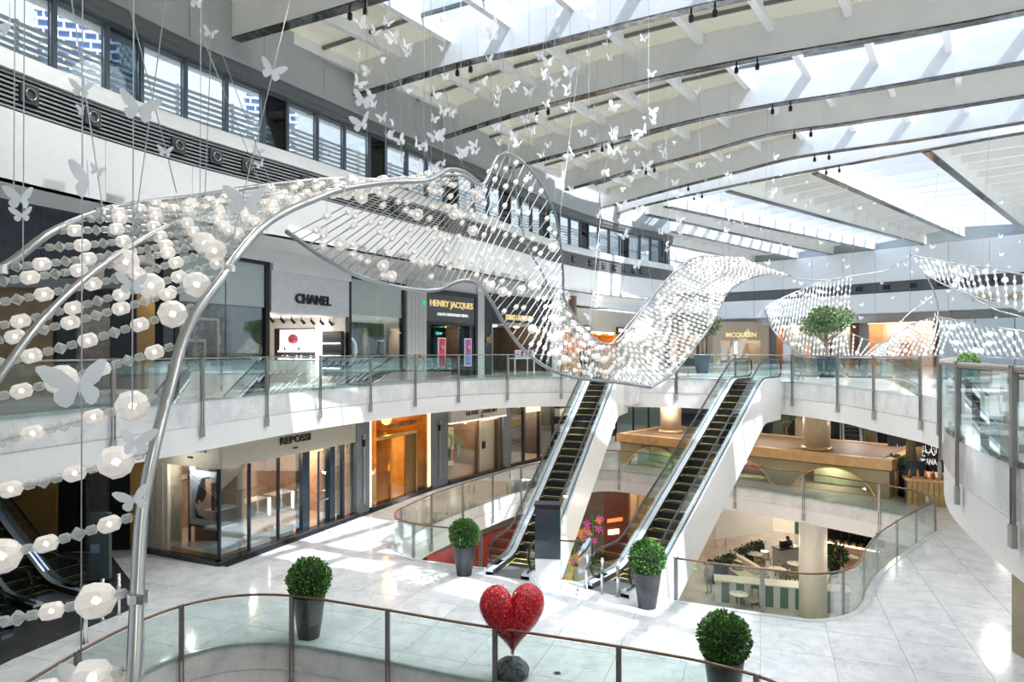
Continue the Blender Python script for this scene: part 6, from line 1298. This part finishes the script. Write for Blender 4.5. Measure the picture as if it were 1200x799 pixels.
for a in ((92,452,74,4.35,.2,-.12,'large white butterfly between bead strings over the upper glass rail'), (104,212,62,4.3,-.7,.2,'large pale butterfly hanging on the cable above the first bead rows'), (163,128,44,4.5,.5,.15,'white butterfly before the louvre band beside the tall cable'), (25,233,36,5.1,0,.05,'upper of two butterflies on one cable against the slate wall'), (26,252,24,5.1,.3,-.1,'lower of two butterflies on one cable against the slate wall'),
          (12,30,40,5,-.6,-.5,'white butterfly by the top corner window'), (96,105,26,5.6,.2,.1,'butterfly in front of the louvre spotlights'), (97,130,18,5.6,-.5,.2,'small butterfly just under the one before the louvre spotlights'), (319,84,30,8.5,.4,.3,'white butterfly in front of the dark window head'), (155,333,34,4.9,.3,.05,'butterfly over a large frosted bead in the third row'),
          (157,585,38,4.3,.2,-.25,'small white butterfly perched beside the thick pipe above the lobby floor'), (158,518,44,4.35,1.0,.1,'thin sideways butterfly over the frosted bead at the gallery edge'), (96,795,60,4.0,.6,.3,'pale butterfly low over the near bead row by the bronze rail'), (287,237,46,6.8,.3,0,'faint butterfly among the glowing bead rows'), (426,118,26,10,.2,.2,'upper butterfly of the pair before the grey roof panelling'), (424,145,28,10,-.4,-.1,'lower butterfly of the pair before the grey roof panelling'),
          (246,39,17,9,.3,.3,'small butterfly near the grey wall between window head and first beam'), (231,3,20,8.5,0,.2,'small butterfly cut by the top edge near the first beam'), (194,178,18,8,.2,.1,'small butterfly on the slanting cable before the white band'), (302,178,16,9.8,.2,.3,'small butterfly above the glowing ribbon at the louvre band'), (305,193,14,9.8,-.2,-.3,'tiny butterfly directly on top of the glowing ribbon'), (113,200,18,6,.9,.2,'small butterfly close behind the large pale one')):
    big_butterfly(*a)
sm_m = MB()
for s in (-1, 1):
    w = wing(s, .5); tri = tessellate_polygon([[Vector((x, 0, z)) for (x, z) in HW]]); sm_m.add(w, [tuple(t) for t in tri])
SMB = sm_m.mesh('butterfly_wings', BUT); rs = random.Random(5); cnt = 0
cols = [(430,0,180,10.5), (452,10,200,11), (470,40,190,11.5), (505,60,205,12), (520,20,210,13), (560,60,180,14), (585,40,180,14.6), (600,90,200,15), (640,60,260,16), (650,0,150,14), (668,80,230,17), (690,0,200,15), (715,20,260,18), (730,160,330,20), (745,90,320,20), (778,120,400,22), (795,160,300,23), (660,340,440,19), (695,330,440,20), (700,120,300,21), (820,60,240,22), (855,120,300,25), (540,140,200,13), (497,150,200,12.5), (620,100,240,16), (575,0,120,12), (760,0,200,17), (905,180,330,27)]
for px, y0_, y1_, Y in cols:
    if y0_ < 330: cable([(px, -30 if Y < 20 else 60, Y), (px, y1_, Y)], .005)
    n = int((y1_-y0_)/26)+1
    for k in range(n):
        py = rs.uniform(y0_, y1_); s = rs.uniform(.17, .34)/.86*(1+.25*(Y > 16)); t = link('butterfly', SMB); t.location = A(px+rs.uniform(-9, 9)*12/Y, py, Y+rs.uniform(-.3, .3)); t.scale = (s, s, s); t.rotation_euler = (rs.uniform(-.4,.4), rs.uniform(-.5,.5), rs.uniform(-1.2,1.2))
        props(t, 'small white butterfly hanging on a thin cable under the roof beams', 'butterfly', 'small butterflies under the roof'); cnt += 1
for k in range(300-cnt-25):
    px = rs.uniform(800, 1200); py = rs.uniform(230, 400) if px > 950 else rs.uniform(200, 340); Y = rs.uniform(24, 34); s = rs.uniform(.16, .30)
    t = link('butterfly', SMB); t.location = A(px, py, Y); t.scale = (s, s, s); t.rotation_euler = (rs.uniform(-.4,.4), rs.uniform(-.5,.5), rs.uniform(-1.2,1.2))
    props(t, 'tiny white butterfly in the swarm before the far white wall', 'butterfly', 'tiny butterflies before the far wall')
